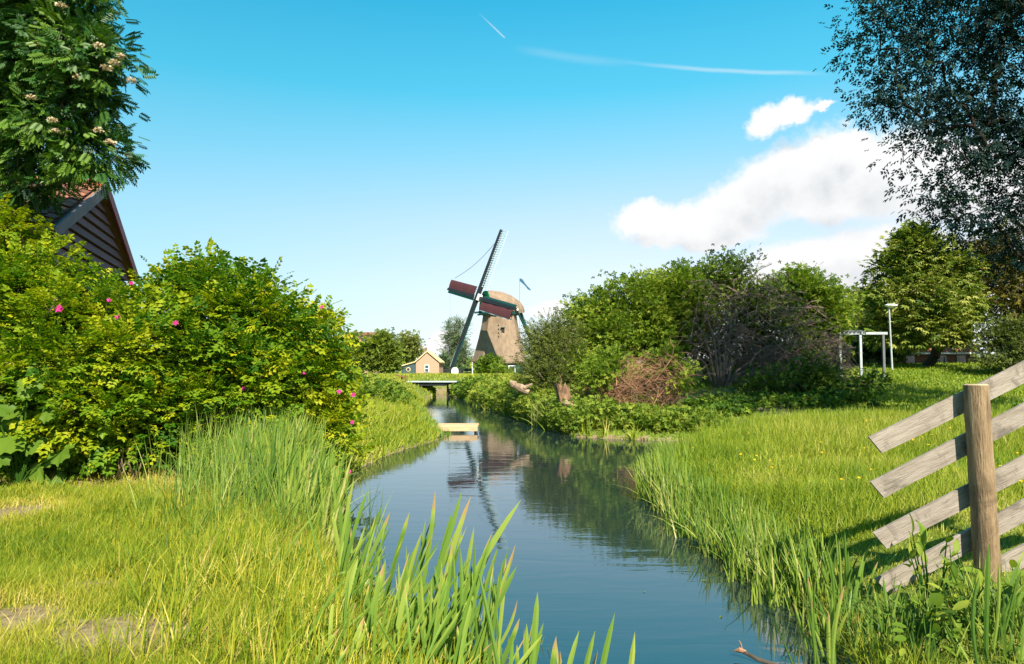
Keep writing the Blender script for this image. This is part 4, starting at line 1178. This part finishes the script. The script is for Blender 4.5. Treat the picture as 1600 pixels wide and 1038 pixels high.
# ------------------------------------------------------------------ grass, reeds and bank plants
def blades(n, region, dens, hgt, wid, lean, tone, name, mat, label, cat, seed, seg=2, hfun=None):
    """curved tapering blades standing on the ground"""
    rr = np.random.default_rng(seed)
    X = rr.uniform(region[0], region[1], n * 6); Y = region[2] + (region[3] - region[2]) * rr.random(n * 6) ** dens
    ok = np.abs(X) < 0.86 * Y + 0.6
    X = X[ok]; Y = Y[ok]; sd = shore_sd(X, Y)
    ok = sd > -0.03; X = X[ok]; Y = Y[ok]; sd = sd[ok]
    keep = hfun(X, Y, sd, rr)                      # (height factor, keep probability, tone shift)
    hf, pk, ts = keep
    ok = rr.random(len(X)) < pk
    X, Y, sd, hf, ts = X[ok][:n], Y[ok][:n], sd[ok][:n], hf[ok][:n], ts[ok][:n]
    m = len(X); Z = height(X, Y, sd)
    h = hgt * hf * rr.uniform(.5, 1.25, m); w = wid * rr.uniform(.6, 1.4, m) * np.clip(Y / 6, .8, 5)
    ph = rr.uniform(0, 6.283, m); le = np.abs(rr.normal(size=m)) * lean + .05
    base = np.stack([X, Y, Z - .02], 1)
    dirn = np.stack([np.cos(ph) * le + .12, np.sin(ph) * le, np.ones(m)], 1); dirn /= np.linalg.norm(dirn, axis=1)[:, None]
    bend = np.stack([np.cos(ph), np.sin(ph), -.35 * np.ones(m)], 1) * (le * .8)[:, None]
    ps = rr.uniform(0, 6.283, m); side = np.stack([np.cos(ps), np.sin(ps), np.zeros(m)], 1)
    ks = np.linspace(0, 1, seg + 1); V = []
    for i, k in enumerate(ks):
        c = base + dirn * (h * k)[:, None] + bend * (h * k * k)[:, None]
        ww = (w * (1 - k) ** .7 if i < seg else w * 0) / 2
        if i < seg: V += [c - side * ww[:, None], c + side * ww[:, None]]
        else: V += [c]
    V = np.stack(V, 1); k = V.shape[1]; f = []
    for i in range(seg - 1): f += [(2 * i, 2 * i + 1, 2 * i + 3), (2 * i, 2 * i + 3, 2 * i + 2)]
    f += [(2 * seg - 2, 2 * seg - 1, 2 * seg)]
    T = (np.arange(m)[:, None, None] * k + np.array(f)[None]).reshape(-1, 3)
    tn = np.clip(tone + ts + rr.normal(size=m) * .17, 0, 1)
    o = mesh_np(name, V.reshape(-1, 3), T, mat, None, np.repeat(tn, k))
    tag(o, label, cat, kind='stuff')


def h_leftlawn(X, Y, sd, rr):
    b = bare(X, Y, sd)
    near = np.exp(-np.maximum(sd - .2, 0) / .8)
    hf = .38 + (.25 + 1.0 * sstep(Y, 5.5, 8)) * near + .6 * lump(X, Y, .6, 3)
    pk = np.clip(1.15 - b * 1.35, .06, 1) * (X < 1.2) * (Y < 11.5)
    ts = (1 - near) * (.55 * (lump(X, Y, 1.1, 4) - .35) + .2 * (lump(X, Y, .35, 5) - .5)) + .3 * b - .12 * near
    return hf, pk, ts


blades(150000, (-9, 1.2, 3.0, 11.5), 1.6, .21, .0075, .42, .52, 'lawn_grass', M_grass, 'short yellow green grass on the near left bank', 'grass', 21, hfun=h_leftlawn)


def h_right(X, Y, sd, rr):
    near = np.exp(-np.maximum(sd - .1, 0) / .5)
    hf = .5 + .7 * near + .45 * lump(X, Y, .7, 8) + .75 * sstep(Y, 10, 15)
    pk = np.where(X > np.interp(Y, [0, 6, 13, 19], [2, 1.2, 0, 2.5]), 1.0, 0) * (Y < 18.5)
    fence_open = sstep(X, 1.9, 2.9) * (1 - sstep(Y, 6.0, 8.5))
    fence_open = fence_open * 1.0
    hf = hf * (1 - .55 * np.exp(-((X - 2.85) / .4) ** 2 - ((Y - 4.95) / .45) ** 2))
    return hf * (1 - .72 * fence_open), pk, .22 * (lump(X, Y, 1.2, 9) - .5) * 2 + .12 - .2 * near + .25 * fence_open


blades(120000, (1.6, 17, 3.6, 18.5), 1.5, .34, .009, .38, .48, 'meadow_grass', M_meadow, 'long bright grass on the right bank of the pond', 'grass', 22, hfun=h_right)


def h_leftfar(X, Y, sd, rr):
    mid = np.interp(Y, [12, 19, 30, 46, 60], [-.5, .5, -2.2, -4.3, -6])
    return .8 + .5 * lump(X, Y, 1.2, 12), np.where(X < mid, 1.0, 0.0), .25 * (lump(X, Y, 2.5, 13) - .4)


blades(70000, (-13, 0, 12.5, 46), 1.5, .30, .012, .35, .60, 'bank_grass', M_meadow, 'sunny grass slope on the far left bank', 'grass', 23, hfun=h_leftfar)


def h_back(X, Y, sd, rr):
    mid = np.interp(Y, [12, 19, 30, 46, 60], [-.5, .5, -2.2, -4.3, -6])
    return .7 + .5 * lump(X, Y, 1.5, 14), np.where(X > mid, 1.0, 0) * np.clip(1 - 1.15 * np.exp(-((X - 8.5) / 4) ** 2 - ((Y - 26) / 5) ** 2) * (X < 13), .05, 1), .2 * (lump(X, Y, 3, 15) - .5)


blades(80000, (-6, 36, 18.5, 50), 1.3, .16, .014, .4, .42, 'back_lawn_grass', M_meadow, 'mown grass lawn rising behind the thicket', 'grass', 24, hfun=h_back)
blades(30000, (-34, 22, 50, 100), 1.2, .28, .02, .4, .62, 'far_meadow_grass', M_meadow, 'far meadow grass around the windmill', 'grass', 25, hfun=lambda X, Y, sd, rr: (1 + 0 * X, 1 + 0 * X, .1 + 0 * X))


def herbs(n, path, w, h0, size, name, label, cat, mat, tmpl, seed, tone=.5):
    """leafy plants in tufts along a strip of bank; path rows: x, y, width, height"""
    rr = np.random.default_rng(seed); path = np.array(path, float)
    s = rr.random(n) * (len(path) - 1); i = np.minimum(s.astype(int), len(path) - 2); f = (s - i)[:, None]
    q = path[i] * (1 - f) + path[i + 1] * f
    ntuft = max(8, n // 34)
    ti = rr.integers(0, ntuft, n); st = rr.random(ntuft) * (len(path) - 1); it = np.minimum(st.astype(int), len(path) - 2); ft = (st - it)[:, None]
    qt = path[it] * (1 - ft) + path[it + 1] * ft
    tx = qt[:, 0] + rr.normal(size=ntuft) * qt[:, 2] * .5; ty = qt[:, 1] + rr.normal(size=ntuft) * qt[:, 2] * .5
    th = qt[:, 3] * rr.uniform(.5, 1.3, ntuft); tt = rr.normal(size=ntuft) * .18
    rad = np.clip(th * .42, .12, .6)
    k = rr.random(n)
    X = tx[ti] + rr.normal(size=n) * rad[ti] * (.5 + .4 * k); Y = ty[ti] + rr.normal(size=n) * rad[ti] * (.5 + .4 * k)
    sd = shore_sd(X, Y); ok = sd > -.12; X, Y, ti, k, sd = X[ok], Y[ok], ti[ok], k[ok], sd[ok]; n = len(X)
    Z = np.maximum(height(X, Y, sd), .0) + th[ti] * k ** .8 * rr.uniform(.7, 1.1, n) + .03
    pos = np.stack([X, Y, Z], 1)
    ax = rnd_unit(n) + np.array([[0, 0, .25]]); nor = np.array([[0, 0, 1.0]]) + rnd_unit(n) * .6
    V, T, tn = scatter(*tmpl, pos, ax, nor, size * rr.uniform(.6, 1.3, n), np.clip(tone + tt[ti] + rr.normal(size=n) * .14, 0, 1))
    tag(mesh_np(name, V, T, mat, None, tn), label, cat, kind='stuff')


herbs(15000, [(-.1, 31, .5, .7), (1.2, 24.3, .5, .75), (2.0, 21.8, .45, .65), (3.3, 21.1, .5, .5), (4.8, 20.7, .5, .45), (6.2, 20.2, .3, .3)], 1, 1, .105, 'bank_herbs', 'leafy plants along the far water edge below the brush heap', 'bank plants', M_herb, T_tuft, 31, .55)
herbs(7000, [(-2.0, 46, .8, .8), (-1.3, 38, .8, 1.0), (.3, 30, .9, .9), (1.4, 26, .8, .8), (2.2, 23, .6, .6)], 1, 1, .17, 'stream_herbs', 'leafy plants on the right stream bank before the windmill', 'bank plants', M_herb, T_tuft, 32, .7)
herbs(6500, [(-5.4, 24, .9, .5), (-5.3, 28, 1.0, .6), (-5.6, 33, 1.0, .55), (-6.6, 38, .9, .5), (-8.5, 36, 1.2, .6), (-9.5, 30, 1.2, .6)], 1, 1, .15, 'nettle_patch', 'dark green nettles covering the top of the left far bank', 'nettles', M_herb, T_tuft, 33, .5)
herbs(3000, [(-7.4, 56, .6, .5), (-5, 57, .8, .6), (-3.4, 50, .6, .7), (-2.6, 48, .6, .7)], 1, 1, .22, 'bridge_herbs', 'leafy plants under the footbridge', 'bank plants', M_herb, T_tuft, 34, .45)
herbs(3800, [(-9.5, 9.9, .4, .35), (-5, 10.3, .4, .3), (-3.4, 11.4, .3, .4)], 1, 1, .10, 'hedge_foot_herbs', 'leafy weeds along the foot of the rose bushes', 'weeds', M_herb, T_tuft, 35, .3)
herbs(5200, [(6.5, 22, .9, .3), (8.0, 25, 1.5, .35), (10, 24, 1.5, .35), (13, 26, 1.5, .4)], 1, 1, .12, 'shade_herbs', 'weeds growing in the shade below the thicket', 'weeds', M_herb, T_tuft, 36, .25)


def reed_strip(n, path, h, wid, name, label, seed, lean=.18, spread=.3, mat=None, dirx=0.0, tone=.55, seg=5):
    """narrow reed blades rising from the edge of the water"""
    rr = np.random.default_rng(seed); path = np.array(path, float)
    nt = max(6, n // 14); st = rr.random(nt) * (len(path) - 1); it = np.minimum(st.astype(int), len(path) - 2); ft = (st - it)[:, None]
    q = path[it] * (1 - ft) + path[it + 1] * ft
    tx = q[:, 0] + rr.normal(size=nt) * spread; ty = q[:, 1] + rr.normal(size=nt) * spread
    ti = rr.integers(0, nt, n)
    X = tx[ti] + rr.normal(size=n) * .06; Y = ty[ti] + rr.normal(size=n) * .06
    Z = np.maximum(height(X, Y), -.1)
    H = h * q[ti, 2] * rr.uniform(.55, 1.15, n); w = wid * rr.uniform(.6, 1.3, n)
    ph = rr.uniform(0, 6.283, n); le = np.abs(rr.normal(size=n)) * lean + .03
    d = np.stack([np.cos(ph) * le + dirx, np.sin(ph) * le, np.ones(n)], 1); d /= np.linalg.norm(d, axis=1)[:, None]
    kink = np.where(rr.random(n) < .25, 1.0, .25)
    bend = np.stack([np.cos(ph) + dirx, np.sin(ph), -.7 * np.ones(n)], 1) * (le * 1.2 * kink)[:, None]
    ps = rr.uniform(-.9, .9, n) ; side = np.stack([np.cos(ps), np.sin(ps), np.zeros(n)], 1)
    base = np.stack([X, Y, Z - .04], 1); V = []
    for i, k in enumerate(np.linspace(0, 1, seg + 1)):
        c = base + d * (H * k)[:, None] + bend * (H * k ** 2.4)[:, None]
        if i < seg:
            ww = w * (.75 + .6 * k - 1.2 * k * k) / 2 * 1.0
            V += [c - side * ww[:, None], c + side * ww[:, None]]
        else: V += [c]
    V = np.stack(V, 1); kk = V.shape[1]; f = []
    for i in range(seg - 1): f += [(2 * i, 2 * i + 1, 2 * i + 3), (2 * i, 2 * i + 3, 2 * i + 2)]
    f += [(2 * seg - 2, 2 * seg - 1, 2 * seg)]
    T = (np.arange(n)[:, None, None] * kk + np.array(f)[None]).reshape(-1, 3)
    tn = np.clip(tone + rr.normal(size=nt)[ti] * .13 + rr.normal(size=n) * .22, 0, 1)
    tag(mesh_np(name, V.reshape(-1, 3), T, mat or M_reedsoft, None, np.repeat(tn, kk)), label, 'reeds', kind='stuff')


reed_strip(2400, [(3.3, 14, 1), (2.7, 12.6, 1.0), (2.2, 10.8, 1.0), (2.3, 9.3, .9), (2.35, 8.1, .85), (2.5, 6.8, .85), (2.45, 5.7, .8)], .72, .020, 'edge_reeds', 'bright reeds lining the right edge of the pond', 41, spread=.14, dirx=-.05)
reed_strip(1500, [(-2.55, 8.0, .9), (-3.05, 9.2, 1.0), (-3.45, 10.4, 1.0), (-3.75, 11.4, .9)], 1.15, .034, 'bank_reeds', 'tall reeds standing before the rose bush at the left shore', 42, spread=.28, lean=.15, dirx=.10, tone=.55)
reed_strip(1500, [(-3.6, 9.4, 1), (-3.9, 10.0, 1.2), (-3.3, 8.4, 1), (-2.4, 7.0, .8)], 1.0, .010, 'tall_grass', 'fine tall grass between lawn and reeds on the left bank', 43, spread=.4, lean=.2, dirx=.08, tone=.5)
reed_strip(140, [(.95, 25.3, 1), (1.35, 23.5, .9)], 1.1, .035, 'water_flag', 'pale drooping reeds at the foot of the tree stump', 44, lean=.3, spread=.15, tone=.85)
reed_strip(900, [(-2.4, 20.8, .6), (-2.5, 22, .7), (-3.2, 25.5, .7), (-4.4, 33, .8)], .55, .03, 'shore_reeds', 'low reeds along the far left water line by the jetty', 45, spread=.18, tone=.45)
reed_strip(2600, [(-.1, 3.4, .8), (-.75, 4.6, .8), (-1.65, 6.0, 1), (-2.4, 7.3, 1.2)], .34, .010, 'shore_grass', 'dense long grass at the foot of the front reeds', 46, spread=.45, lean=.32, tone=.55, mat=M_grass, dirx=.1)


reed_strip(2200, [(-2.0, 45, .9), (-.9, 36, .9), (.2, 30.6, 1), (1.6, 24.0, 1), (2.4, 21.5, .9), (3.6, 20.9, .8), (5.2, 20.5, .8), (6.3, 19.9, .7)], .7, .026, 'bank_long_grass', 'shaggy grass hanging over the far right water edge', 49, spread=.35, lean=.35, tone=.6, mat=M_meadow)
reed_strip(3800, [(-1.1, 3.5, .8), (-1.5, 4.4, .9), (-2.3, 5.8, 1), (-3.1, 7.4, 1.1)], .40, .009, 'long_grass', 'long arching grass between the short lawn and the reeds', 48, spread=.42, lean=.34, tone=.48, mat=M_grass, dirx=.12)


# broad reed leaves near the camera, each a leaf of its clump
def reed_leaf(base, tip, w, parent, mat, bend=.0, rng=R, tone=.5, fold=.18, twist=0.0):
    base = np.array(base, float); tip = np.array(tip, float)
    L = np.linalg.norm(tip - base); ax = (tip - base) / L
    view = np.array([base[0], base[1], 0.0]); view /= np.linalg.norm(view)
    sd0 = np.cross(ax, view); sd0 /= np.linalg.norm(sd0); nn = np.cross(sd0, ax)
    V = []; n_ = 9
    lat = sd0 * bend * L
    for i, k in enumerate(np.linspace(0, 1, n_ + 1)):
        c = base + ax * L * k + lat * (k * (1 - k)) * 1.0 + np.array([0, 0, .06 * L]) * math.sin(math.pi * k) * 0.4
        ww = w * (.8 + .4 * k - .3 * k * k) * (1.0 if k < .78 else max(.02, 1 - ((k - .78) / .22) ** 2.1))
        a = twist * k; s = sd0 * math.cos(a) + nn * math.sin(a); m = nn * math.cos(a) - sd0 * math.sin(a)
        V += [c - s * ww / 2, c - m * ww * fold, c + s * ww / 2]
    T = []
    for i in range(n_):
        b = 3 * i
        for j in (0, 1): T += [(b + j, b + j + 1, b + j + 4), (b + j, b + j + 4, b + j + 3)]
    tipc = np.linspace(-.12, .16, n_ + 1)
    if rng.random() < .3: tipc[-2:] += .5
    tn = np.clip(tone + np.repeat(tipc, 3), 0, 1)
    return mesh_np('leaf', np.array(V), np.array(T), mat, parent, tn, False)


def front_reeds():
    # photographed tip, distance, photographed shift of the foot
    clumps = [
        ('reed clump at the shore nearest the bank reeds, its blades short and dark', [(553, 748, 5.6, -30), (575, 765, 5.5, -45), (598, 788, 5.4, -55), (548, 790, 5.5, -10), (532, 782, 5.6, 10), (610, 800, 5.4, -70), (520, 800, 5.6, 30)], 30, (440, 590, 790, 930), 5.5),
        ('reed clump with the two upright blades reaching highest over the water', [(680, 766, 4.6, -40), (722, 766, 4.5, -85), (706, 800, 4.6, -60), (660, 830, 4.7, -40), (640, 800, 4.8, -50), (736, 775, 4.6, -60), (652, 850, 4.7, -30)], 64, (560, 735, 800, 980), 4.6),
        ('reed clump with one long blade leaning far out over the pond', [(814, 781, 4.1, -150), (806, 850, 4.1, -90), (808, 884, 4.0, -95), (780, 850, 4.3, -60), (741, 822, 4.3, -40), (770, 830, 4.2, -70), (812, 966, 3.9, -60), (790, 900, 4.1, -60)], 66, (640, 800, 835, 1000), 4.15),
        ('low reed clump of dense blades at the very front edge of the bank', [(640, 900, 3.9, -30), (600, 880, 4.0, -40), (560, 870, 4.1, -30), (700, 905, 3.9, -30), (740, 930, 3.8, -30)], 60, (520, 790, 890, 1020), 3.9),
        ('sparse reed clump rising at the bottom edge before open water', [(840, 925, 3.7, -20), (848, 975, 3.7, -25), (869, 994, 3.6, -20), (823, 975, 3.7, 5), (905, 985, 3.55, -45)], 5, (800, 870, 985, 1020), 3.65),
        ('three single reed blades standing apart in the water at the bottom edge', [(930, 985, 3.5, -40), (961, 957, 3.5, -45), (992, 987, 3.45, -40)], 0, None, 3.5)]
    for label, tips, extra, box, Yc in clumps:
        fx = np.mean([q[0] + q[3] for q in tips])
        base = g_at(fx, Yc, 900); base[2] = max(base[2], 0)
        t = thing('reed_clump', label, 'reeds', base, 'broad reeds at the front of the pond')
        for k in range(len(tips) + extra):
            if k < len(tips): px, py, Y, sh = tips[k]; main = True
            else:
                px, py = R.uniform(box[0], box[1]), R.uniform(box[2], box[3]); Y = Yc + R.normal() * .25; sh = R.normal() * 35 - 35; main = False
            tip = at(px, py, Y)
            fy = Y - R.uniform(-.05, .15); b = g_at(px + sh, fy, 1000); b[2] = max(b[2] - .05, -.15)
            # foot may need to be further along the same lean when it is deep below
            reed_leaf(b, tip, (R.uniform(.026, .036) if main else R.uniform(.011, .024)), t, M_reed, R.normal() * .08 + .03, tone=R.uniform(.2, .72), twist=R.normal() * .35, fold=R.uniform(.08, .25))
        # bent over leaf or two
        for k in range(2 if extra else 0):
            px, py = R.uniform(box[0], box[1]), R.uniform(box[2], box[3]); tip = at(px + R.uniform(20, 90), py + R.uniform(0, 40), Yc)
            b = g_at(px - 20, Yc, 1000); b[2] = max(b[2] - .05, -.1)
            reed_leaf(b, tip, R.uniform(.014, .024), t, M_reed, -.45, tone=R.uniform(.4, .9), twist=.4)


front_reeds()


def right_front_plants():
    # iris-like clumps under the fence
    cl = [('iris clump with broad leaves before the low fence boards', [(1290, 850), (1310, 840), (1325, 860), (1275, 870), (1350, 865), (1300, 880), (1335, 900), (1360, 850), (1262, 900), (1320, 830)], 5.3, 1320, 8),
          ('iris clump at the water edge with bent blades hanging over', [(1250, 915), (1240, 940), (1268, 930), (1285, 960), (1300, 925), (1258, 985), (1310, 980), (1275, 900), (1330, 950)], 4.8, 1290, 9),
          ('iris clump at the bottom corner below the fence', [(1470, 880), (1500, 930), (1530, 900), (1560, 880), (1575, 930), (1590, 900), (1480, 940), (1545, 850), (1600, 860)], 4.3, 1540, 10),
          ('narrow iris clump between the broken board and the water', [(1380, 900), (1365, 930), (1395, 940), (1410, 905), (1350, 960), (1375, 985), (1425, 950)], 4.7, 1385, 7)]
    for label, tips, Y, fx, extra in cl:
        base = g_at(fx, Y, 950)
        t = thing('iris_clump', label, 'iris', base, 'iris clumps at the right water edge')
        for k in range(len(tips) + extra):
            if k < len(tips): px, py = tips[k]
            else:
                q = tips[R.integers(len(tips))]; px, py = q[0] + R.normal() * 30, q[1] + R.uniform(10, 70)
            yy = Y + R.normal() * .12; tip = at(px, py, yy)
            bx = fx + (px - fx) * R.uniform(.35, .65) + R.normal() * 8
            b = g_at(bx, yy + R.uniform(-.1, .1), 950); b[2] = max(b[2] - .04, -.1)
            reed_leaf(b, tip, R.uniform(.014, .028), t, M_reed, R.normal() * .16, tone=R.uniform(.15, .75), twist=R.normal() * .6)
    # broad leaved plants below the fence
    pl = [('broad leaved dock plant just left of the fence post foot', 1450, 4.9, (1410, 1500), (830, 960), 44),
          ('broad leaved dock plant in front of the fence post', 1520, 4.6, (1470, 1580), (880, 1010), 46),
          ('broad leaved dock plant at the bottom below the broken board', 1430, 4.45, (1390, 1490), (940, 1030), 40)]
    for label, fx, Y, xr, yr, n in pl:
        base = g_at(fx, Y, 950)
        t = thing('dock_plant', label, 'plant', base, 'broad leaved plants under the fence')
        for k in range(n):
            px, py = R.uniform(*xr), R.uniform(*yr); c = at(px, py, Y + R.normal() * .15)
            c[2] = max(c[2], base[2] + .06)
            out = c - (base + np.array([0, 0, .1])); out = out / np.linalg.norm(out) + rnd_unit(1)[0] * .5 - np.array([0, .25, .1])
            L = R.uniform(.08, .15); v, f = [], []
            x, y, z = [q[0] for q in frames(out[None], (np.array([0, -.5, 1.0]) + rnd_unit(1)[0] * .4)[None])]
            for s_, w_, d_ in ((0, .03, 0), (.25, .17, .02), (.55, .19, 0), (.82, .1, -.05), (1, .0, -.12)):
                for j in (-1, 0, 1): v.append(c + x * L * s_ + y * L * w_ * j + z * L * (d_ + (.05 if j else 0)))
            for i in range(4):
                for j in (0, 1): b = 3 * i + j; f += [(b, b + 1, b + 4), (b, b + 4, b + 3)]
            mesh_np('leaf', np.array(v), np.array(f), M_herb, t, np.full(len(v), R.uniform(.25, .9)), True)
            if k % 3 == 0: MB().tube([base + R.normal(size=3) * .03 * np.array([1, 1, 0]), (base + c) / 2 + R.normal(size=3) * .02, c], [.008, .006, .004], 5).build('stem', M_herb, t)
    reed_strip(700, [(2.35, 5.2, 1), (2.6, 4.7, 1), (2.9, 4.5, 1), (3.5, 4.3, .9), (3.3, 4.9, .8)], .42, .012, 'corner_reeds', 'narrow blades filling the bottom corner under the fence', 47, spread=.22, lean=.3, tone=.35)


right_front_plants()


def big_leaf_plant():
    base = g_at(30, 9.2, 740)
    t = thing('hogweed', 'plant with very large lobed leaves at the foot of the rose bush', 'plant', base)
    for px, py, s in ((20, 690, .33), (60, 735, .28), (-10, 640, .3), (75, 650, .2), (15, 655, .26), (95, 715, .24), (-15, 720, .3), (45, 610, .2), (50, 700, .2), (80, 760, .2)):
        c = at(px, py - 8, 9.15 + R.normal() * .12); v, f = [c], []
        out = np.array([(px - 40) / 90 + .3 * R.normal(), -.6, -.55 + .3 * R.normal()]); x, y, z = [q[0] for q in frames(out[None], np.array([[.25 * R.normal(), -.9, .65]]))]
        n = 43
        for i in range(n):
            a = -2.6 + 5.2 * i / (n - 1); lobev = .50 + .50 * abs(math.cos(a * 1.5)) ** .7 + .07 * math.cos(a * 15)
            r = s * lobev * (1 - .18 * abs(a) / 2.6); v.append(c + (x * math.cos(a) + y * math.sin(a)) * r + z * (-.25 * r * r / s + .02 * math.cos(a * 7)))
        for i in range(1, n): f.append((0, i, i + 1))
        mesh_np('leaf', np.array(v), np.array(f), M_herb, t, np.full(len(v), R.uniform(.12, .55)), True)
        MB().tube([base, (base + c) / 2 + np.array([0, 0, .06]), c], [.014, .012, .008], 5).build('stalk', M_herb, t)


big_leaf_plant()

# buttercups in the right meadow
rr = np.random.default_rng(51); n = 90
X = rr.uniform(3.2, 9, n); Y = rr.uniform(7, 17, n); ok = shore_sd(X, Y) > .5; X, Y = X[ok], Y[ok]; n = len(X)
pos = np.stack([X, Y, height(X, Y) + rr.uniform(.28, .46, n)], 1)
pos = np.repeat(pos, 2, 0); V, T, tn = scatter(*T_tuft, pos, rnd_unit(len(pos)) * [1, 1, .2], np.array([[0, -.3, 1.0]]) + rnd_unit(len(pos)) * .3, .028, rr.random(len(pos)))
tag(mesh_np('buttercups', V, T, M_buttercup, None, tn), 'yellow buttercups scattered through the right bank grass', 'flowers', kind='stuff')


# ------------------------------------------------------------------ dead wood
def dead_wood():
    # hollow stump on the far bank
    Y = 23.4; b = g_at(892, Y, 640); top = at(876, 602, Y)
    t = thing('tree_stump', 'leaning broken tree stump at the far water edge', 'stump', b)
    n = 14; rings = []
    for s in np.linspace(0, 1, 6):
        c = b * (1 - s) + top * s + np.array([0, 0, -.1 * (1 - s)]); r = .23 * (1.7 - 1.2 * s + .6 * s * s) * (1 + .06 * R.normal())
        rings.append([c + np.array([math.cos(a) * r * (1 + .16 * math.sin(3 * a + 1) + .08 * math.sin(7 * a)), math.sin(a) * r * .9, (.07 * math.sin(5 * a) + .05 * R.normal()) * (s > .95) + math.cos(a) * r * -.15]) for a in np.linspace(0, 6.283, n, endpoint=False)])
    inner = [[p_ * .7 + np.mean(rings[-1], axis=0) * .3 - np.array([0, 0, .22]) for p_ in rings[-1]]]
    MB().loft(rings + inner).build('trunk', M_stump, t)
    q = at(886, 632, Y - .35); e = at(902, 640, Y - .6)
    MB().tube([q + np.array([-.1, 0, .12]), q, (q + e) / 2, e - np.array([0, 0, .12])], [.06, .13, .11, .09], 8).build('root', M_palewood, t)
    MB().tube([top, top + np.array([.02, 0, .2]), top + np.array([-.06, 0, .4])], [.03, .012, .004], 5).build('splinter', M_stump, t)
    # bleached driftwood
    Y = 26; c = at(815, 602, Y)
    b = g_at(815, Y); t = thing('driftwood_log', 'bleached forked log lying on the bank by the willow shrub', 'log', b)
    MB().tube([at(796, 596, Y), at(803, 601, Y), at(806, 603, Y), at(813, 606, Y), at(826, 613, Y)], [.05, .16, .11, .17, .10], 9).build('log', M_palewood, t)
    MB().tube([at(812, 606, Y), at(820, 606, Y - .1), at(832, 600, Y - .15)], [.08, .09, .03], 8).build('fork', M_palewood, t)
    # branch in the water
    b = at(1200, 1010, 4.85); b[2] = 0
    t = thing('floating_branch', 'broken branch with reddish end floating by the right bank', 'branch', b)
    P = [at(1146, 1000, 4.9), at(1160, 1007, 4.88), at(1185, 1016, 4.8), at(1225, 1028, 4.72), at(1262, 1036, 4.68)]
    for q, z in zip(P, (.045, .05, .025, .01, -.02)): q[2] = z
    MB().tube(P, [.006, .013, .014, .012, .010], 7).build('branch', M_bark, t)
    MB().tube([P[0] + np.array([.0, 0, 0]), P[1] + np.array([-.02, 0, .012]), P[1] + np.array([.02, -.01, .0])], [.003, .016, .012], 6).build('broken_end', M_twig, t)
    MB().tube([P[1], P[1] + np.array([-.01, 0, .05]), P[1] + np.array([-.02, .01, .07])], [.006, .005, .003], 5).build('twig', M_twig, t)
    # dry roots under the rose hedge
    for lab, px in (('dry bleached twig cluster under the broad rose bush', 182), ('dry bleached twig cluster under the tall rose bush', 212)):
        b = g_at(px, 9.75, 735); t = thing('dry_twig', lab, 'twig', b)
        for k in range(5):
            e = at(px + R.uniform(-16, 14), 706 + R.uniform(-8, 18), 9.6); m = (b + e) / 2 + R.normal(size=3) * .04
            MB().tube([b, m, e], [.014, .010, .004], 5).build('twig', M_palewood, t)


dead_wood()

# a few floating scraps near the banks
rr = np.random.default_rng(61); X = rr.uniform(-4, 4, 4000); Y = rr.uniform(4, 28, 4000); q = shore_sd(X, Y)
ok = (q < -.04) & (rr.random(4000) < np.exp(q / .25) * .6 + .012); X, Y = X[ok], Y[ok]; n = len(X)
V, T, tn = scatter(*T_leaf, np.stack([X, Y, np.full(n, .006)], 1), rnd_unit(n) * [1, 1, .02], np.array([[0, 0, 1.0]]) + rnd_unit(n) * .05, rr.uniform(.02, .07, n), rr.random(n))
tag(mesh_np('floating_leaves', V, T, M_olive, None, tn), 'small leaf scraps floating on the water near the banks', 'leaf litter', kind='stuff')

for o in S.objects:
    if '_base' in o: del o['_base']
